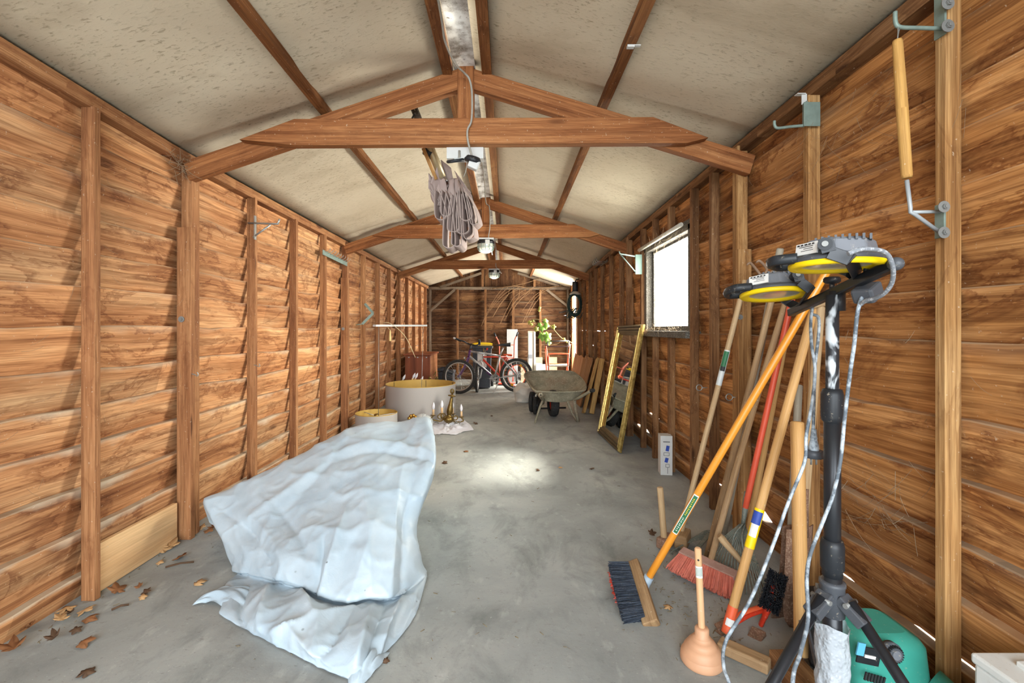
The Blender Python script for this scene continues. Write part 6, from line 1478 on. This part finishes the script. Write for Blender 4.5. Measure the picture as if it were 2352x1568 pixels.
m = MB(); m.tube(catmull([Vector((RX - .02, .4, ridge(.4) - .066)), Vector((RX - .05, 1.2, ridge(1.2) - .066)), P(1012, 30, 1.93), P(1022, 95, 2.10), P(1045, 145, 2.25), P(1065, 166, 2.36), P(1078, 182, 2.385), P(1084, 215, 2.385), P(1083, 275, 2.375), P(1074, 298, 2.375), P(1075, 325, 2.375), P(1085, 362, 2.375)], 8), .0055, 8)
tag(m.build('electric_cable', M_cableg, origin=(RX, 2.38, 2.4)), 'grey cable running down the nearest king post to the broken lamp', 'cable')
m = MB(); m.tube(catmull([Vector((RX + .0, 2.56, ridge(2.56) - .06)), Vector((RX + .01, 3.2, ridge(3.2) - .06)), Vector((RX + .015, 4.2, ridge(4.2) - .06)), P(1116, 464, 4.74), P(1124, 476, 4.775), P(1125, 520, 4.775), P(1122, 545, 4.77), P(1126, 560, 4.78)], 8), .0055, 8)
tag(m.build('electric_cable', M_cableg, origin=(RX, 4.7, 2.4)), 'grey cable running from the broken lamp to the caged lamp on the second truss', 'cable')
m = MB(); m.tube(catmull([P(1131, 585, 4.79), Vector((RX, 5.6, ridge(5.6) - .06)), P(1139, 570, 7.16), P(1139, 610, 7.17), P(1145, 618, 7.18), P(1152, 628, 7.2)], 8), .005, 8)
tag(m.build('electric_cable', M_cableg, origin=(RX, 7.1, 2.4)), 'thin grey cable reaching the caged lamp on the farthest truss', 'cable')

# ------------------------------------------------------------ folded parasol slung from the roof
t = thing('parasol', 'folded parasol with mauve-grey scalloped canopy slung behind the nearest tie beam', 'parasol', (-.35, 2.75, 2.0))
p0, p1 = P(950, 246, 2.62), P(1026, 436, 2.90)
p1 = P(1024, 430, 2.80)
m = MB(); d = (p1 - p0).normalized(); m.tube([p0 - d * .004, p0, p0.lerp(p1, .33)], [.016, .021, .022], 16); m.build('pole_end', M_grey_h if False else plain('dark_stained_pole', '#4b4136', .7, var=.5, dust=.3), t)
q0, q1 = P(985, 350, 2.72), P(1016, 408, 2.76); MB().tube([p0.lerp(p1, .3), q1], .025, 18).build('pole_sleeve', plain('cream_metal_pole', '#b9a782', .35, .3, var=.2), t)
MB().tube([q1, q1 + d * .03], [.027, .026], 18).build('pole_collar', M_chrome, t); MB().tube([P(978, 345, 2.715), P(992, 357, 2.715)], .03, 12).build('strap', M_black, t)
MB().tube([P(972, 340, 2.66), P(1002, 412, 2.72)], .011, 10).build('wooden_rod', M_tan_h, t)
MB().tube([q1 + d * .03, q1 + d * .14], .022, 14).build('runner', plain('brown_runner', '#4a2a1e', .4, var=.3), t)
hub = P(1025, 420, 2.78); rs = random.Random(9)
# hanging pleats of the canopy: each is a narrow loop of cloth
def pleat(px, py0, py1, w_, yo, tw, name='canopy_fold'):
    a = P(px[0], py0, 2.78 + yo); b = P(px[1], py1, 2.74 + yo * .5); m = MB(); L = (a - b).length
    def fn(u, v):
        ang = 2 * pi * u; r = w_ * (.35 + .75 * v ** .8) * (1 if v < .82 else sqrt(max(0.02, 1 - ((v - .82) / .18) ** 2 * .5)))
        p = a.lerp(b, v); p.x += .010 * sin(v * 5 + tw); p.z += .012 * cos(ang * 2) * v
        k = .006 * mnoise.noise(Vector((u * 4, v * 7, tw)))
        return p + Vector((cos(ang + tw * .2) * (r + k), sin(ang) * (r * .55 + k), 0))
    m.grid(fn, 26, 18, closeu=True); o = m.build(name, M_canvas, t, solid=.003)
    m = MB(); m.tube([fn(k / 26, 1.0) for k in range(26)], .003, 6, closed=True); m.build('piping', M_canvas_in, o); return o
for (x0, x1, y0, y1, w_, yo, tw) in ((1000, 1014, 395, 470, .048, .0, .3), (1010, 1030, 405, 505, .036, -.03, 1.1), (1034, 1046, 410, 500, .030, -.04, 2.0), (1046, 1062, 410, 478, .036, -.02, 3.1), (1052, 1074, 415, 490, .034, .03, 4.0), (1054, 1078, 420, 470, .034, .05, 5.2)):
    pleat((x0, x1), y0, y1, w_, yo, tw)
def loop_fold(px, py, r, ytop, lean, dep, name='canopy_loop'):
    """a strip of cloth hanging as a narrow U"""
    k = 2.70 / FPX; c = P(px, py - r, 2.70); rr = r * k; top = (py - r - ytop) * k; m = MB()
    A = [Vector((-rr * .35 + lean * k, 0, top)), Vector((-rr * .8 + lean * k * .4, 0, top * .5)), Vector((-rr, 0, .0)), Vector((-rr * .7, 0, -rr * .75)), Vector((0, 0, -rr)), Vector((rr * .7, 0, -rr * .75)), Vector((rr, 0, 0)), Vector((rr * .75 + lean * k * .4, 0, top * .5)), Vector((rr * .3 + lean * k, 0, top))]
    A = catmull(A, 5); n_ = len(A) - 1
    def fn(u, v): q = c + A[int(round(u * n_))]; return q + Vector((.02 * v, -.045 + dep * v, .012 * sin(u * 7 + px) * v - .006 * v))
    m.grid(fn, n_, 5); o = m.build(name, M_canvas, t, solid=.0025)
    for v in (0, 1): m = MB(); m.tube([fn(k_ / n_, v) for k_ in range(n_ + 1)], .0018, 6); m.build('piping', M_canvas_in if v else plain('pale_piping', '#b0a098', .8) if 'pale_piping' not in bpy.data.materials else bpy.data.materials['pale_piping'], o)
for q_ in ((1014, 508, 13, 440, -8, .12), (1026, 500, 11, 440, -6, .12), (1033, 572, 14, 445, -2, .13), (1050, 568, 12, 445, 2, .12), (1064, 540, 14, 440, -6, .13), (1078, 553, 12, 450, -12, .11), (1071, 510, 14, 435, -10, .14), (1090, 520, 9, 450, -16, .10), (1042, 536, 13, 450, 2, .05)): loop_fold(*q_)
def flap(pts, name='canopy_flap'):
    m = MB(); A = [P(*p) for p in pts]
    def fn(u, v):
        l = A[0].lerp(A[1], u); r = A[3].lerp(A[2], u); p = l.lerp(r, v); p.y += .03 * sin(pi * v) * (1 - .5 * u) + .012 * mnoise.noise(Vector((u * 4, v * 4, A[0].x * 9))); p.z -= .02 * sin(pi * u) * v; return p
    m.grid(fn, 14, 14); m.build(name, M_canvas, t, solid=.003)
flap([(1008, 372, 2.72), (985, 430, 2.70), (1000, 478, 2.70), (1030, 425, 2.76)]); flap([(985, 398, 2.70), (984, 432, 2.68), (1015, 470, 2.70), (1018, 440, 2.74)])
flap([(1012, 366, 2.74), (1036, 385, 2.76), (1050, 470, 2.80), (1022, 420, 2.76)]); flap([(1044, 392, 2.78), (1062, 416, 2.80), (1082, 442, 2.82), (1066, 452, 2.80)])
m = MB()
for k in range(6):
    a = hub + Vector((rs.uniform(-.04, .05), rs.uniform(-.03, .04), rs.uniform(-.02, .02))); b = a + Vector((rs.uniform(-.01, .06), rs.uniform(-.02, .05), -.22)); m.tube([a, b], .006, 6)
m.build('ribs', M_steel, t)
m = MB(); q = p0.lerp(p1, .42); m.tube([q, Vector((q.x - .02, 2.43, q.z + .0))], .006, 6); m.tube([P(952, 262, 2.62), Vector((P(952, 262, 2.62).x, 2.43, 2.19))], .006, 6); m.build('sling', M_black, t)

# ------------------------------------------------------------ dry leaves and litter on the floor
rs = random.Random(12)
leaves = [(32, 1492, .055, 0), (190, 1477, .05, 0), (175, 1448, .03, 2), (200, 1422, .045, 0), (195, 1402, .05, 1), (126, 1468, .035, 2), (66, 1445, .035, 0), (268, 1357, .055, 0), (322, 1350, .025, 0), (326, 1374, .025, 1), (337, 1361, .03, 2), (455, 1341, .045, 1), (372, 1263, .06, 1), (392, 1256, .06, 1), (403, 1236, .035, 1), (415, 1280, .05, 0), (366, 1292, .03, 1), (478, 1218, .05, 0), (462, 1212, .04, 1), (488, 1212, .04, 0), (152, 1398, .05, 1), (160, 1412, .03, 2), (140, 1425, .04, 1), (348, 1270, .04, 0), (1068, 1036, .045, 0), (1021, 1063, .04, 2), (1092, 973, .05, 2), (1287, 1073, .03, 1), (1236, 1080, .03, 2), (1360, 1076, .035, 2), (1496, 1227, .035, 2), (198, 1545, .04, 2), (885, 1519, .02, 2), (1536, 1394, .03, 1), (1130, 955, .03, 2)]
for k, (px, py, s_, c_) in enumerate(leaves):
    p = F(px, py, .006); m = MB(); leaf(m, p + Z * .006, (rs.uniform(-.5, .5), rs.uniform(-.8, .1), 1), s_ * .72, rs.uniform(0, 6.28), lobes=True, curl=rs.uniform(-1.0, .9))
    for i, v in enumerate(m.V): m.V[i] = (v[0], v[1], max(.003, v[2]))
    col = ('brown', 'pale tan', 'dark')[c_]; where = ('along the foot of the left wall' if px < 560 else 'out on the open floor')
    tag(m.build('dry_leaf', (M_leafd, M_leafd2, M_leafd3)[c_], origin=p, solid=.0005), f'dry curled {col} leaf {where}', 'leaf', f'{col} dry leaves {where}')
m = MB()
for k in range(300):
    z_ = rs.random()
    if z_ < .35: px, py = rs.gauss(1570, 60), rs.gauss(1340, 60)
    elif z_ < .55: px, py = rs.gauss(1640, 60), rs.gauss(1440, 40)
    elif z_ < .8: py = rs.uniform(1000, 1480); px = VX - (py - VY) * 1.55 + abs(rs.gauss(0, 50))
    else: px, py = rs.uniform(480, 1500), rs.uniform(1000, 1540)
    if py < 960: continue
    p = F(px, py, .004); a = rs.uniform(0, 6.28); l = rs.uniform(.004, .022); m.tube([p, p + Vector((cos(a) * l, sin(a) * l, rs.uniform(0, .004)))], rs.uniform(.0007, .0018), 4)
tag(m.build('floor_litter', plain('straw_litter', '#8a7a5e', .9, var=.4)), 'scattered bits of straw and twig on the concrete floor', 'litter', kind='stuff')
# twigs near the left wall
for (a, b, lab) in (((380, 1302), (445, 1290), 'grey twig lying near the pale repair board'), ((256, 1400), (296, 1388), 'short dark twig in front of the first left stud')):
    p, q = F(*a, .006), F(*b, .008); m = MB(); m.tube([p, p.lerp(q, .5) + Vector((0, .004, .004)), q], .004, 6); tag(m.build('twig', M_leafd3, origin=p), lab, 'twig')

# ------------------------------------------------------------ cobwebs
M_web = plain('cobweb_dust', '#94826a', .95, var=.2)
rs = random.Random(5)
def web(c, ax, n, L, r, lab, sag_=.2):
    m = MB(); c = Vector(c)
    for k in range(n):
        a = c + Vector([rs.uniform(-1, 1) * ax[i] for i in range(3)]); d = Vector([rs.uniform(-1, 1) * L[i] for i in range(3)]); m.tube(catmull([a, a + d * .5 - Z * (d.length * sag_ * .4), a + d], 4), rs.uniform(.4, 1) * r, 3, cap=False)
    tag(m.build('cobweb', M_web, origin=c), lab, 'cobweb', kind='stuff')
web((1.285, 1.62, .50), (.02, .16, .08), 46, (.03, .16, .10), .0008, 'dusty cobweb on the boards right of the tripod collar')
web((1.28, 1.75, 1.85), (.03, .30, .14), 50, (.05, .22, .10), .0006, 'thin cobweb strands around the hook on the second stud')
web((1.27, 3.72, 1.12), (.04, .5, .02), 80, (.04, .16, .05), .0012, 'thick cobweb along the window sill')
web((1.27, 3.72, 1.83), (.04, .5, .04), 60, (.04, .2, .10), .0009, 'cobweb under the head of the window')
web((1.29, 2.2, 1.2), (.02, 1.0, .7), 70, (.03, .10, .08), .0006, 'loose cobweb threads over the right wall boards')
web((-1.68, 2.36, 1.97), (.03, .05, .05), 60, (.05, .10, .06), .0010, 'grey cobweb clump at the left end of the nearest truss')
web((-1.72, 2.0, 1.2), (.02, .6, .7), 50, (.04, .08, .05), .0006, 'loose cobweb threads on the left wall boards')
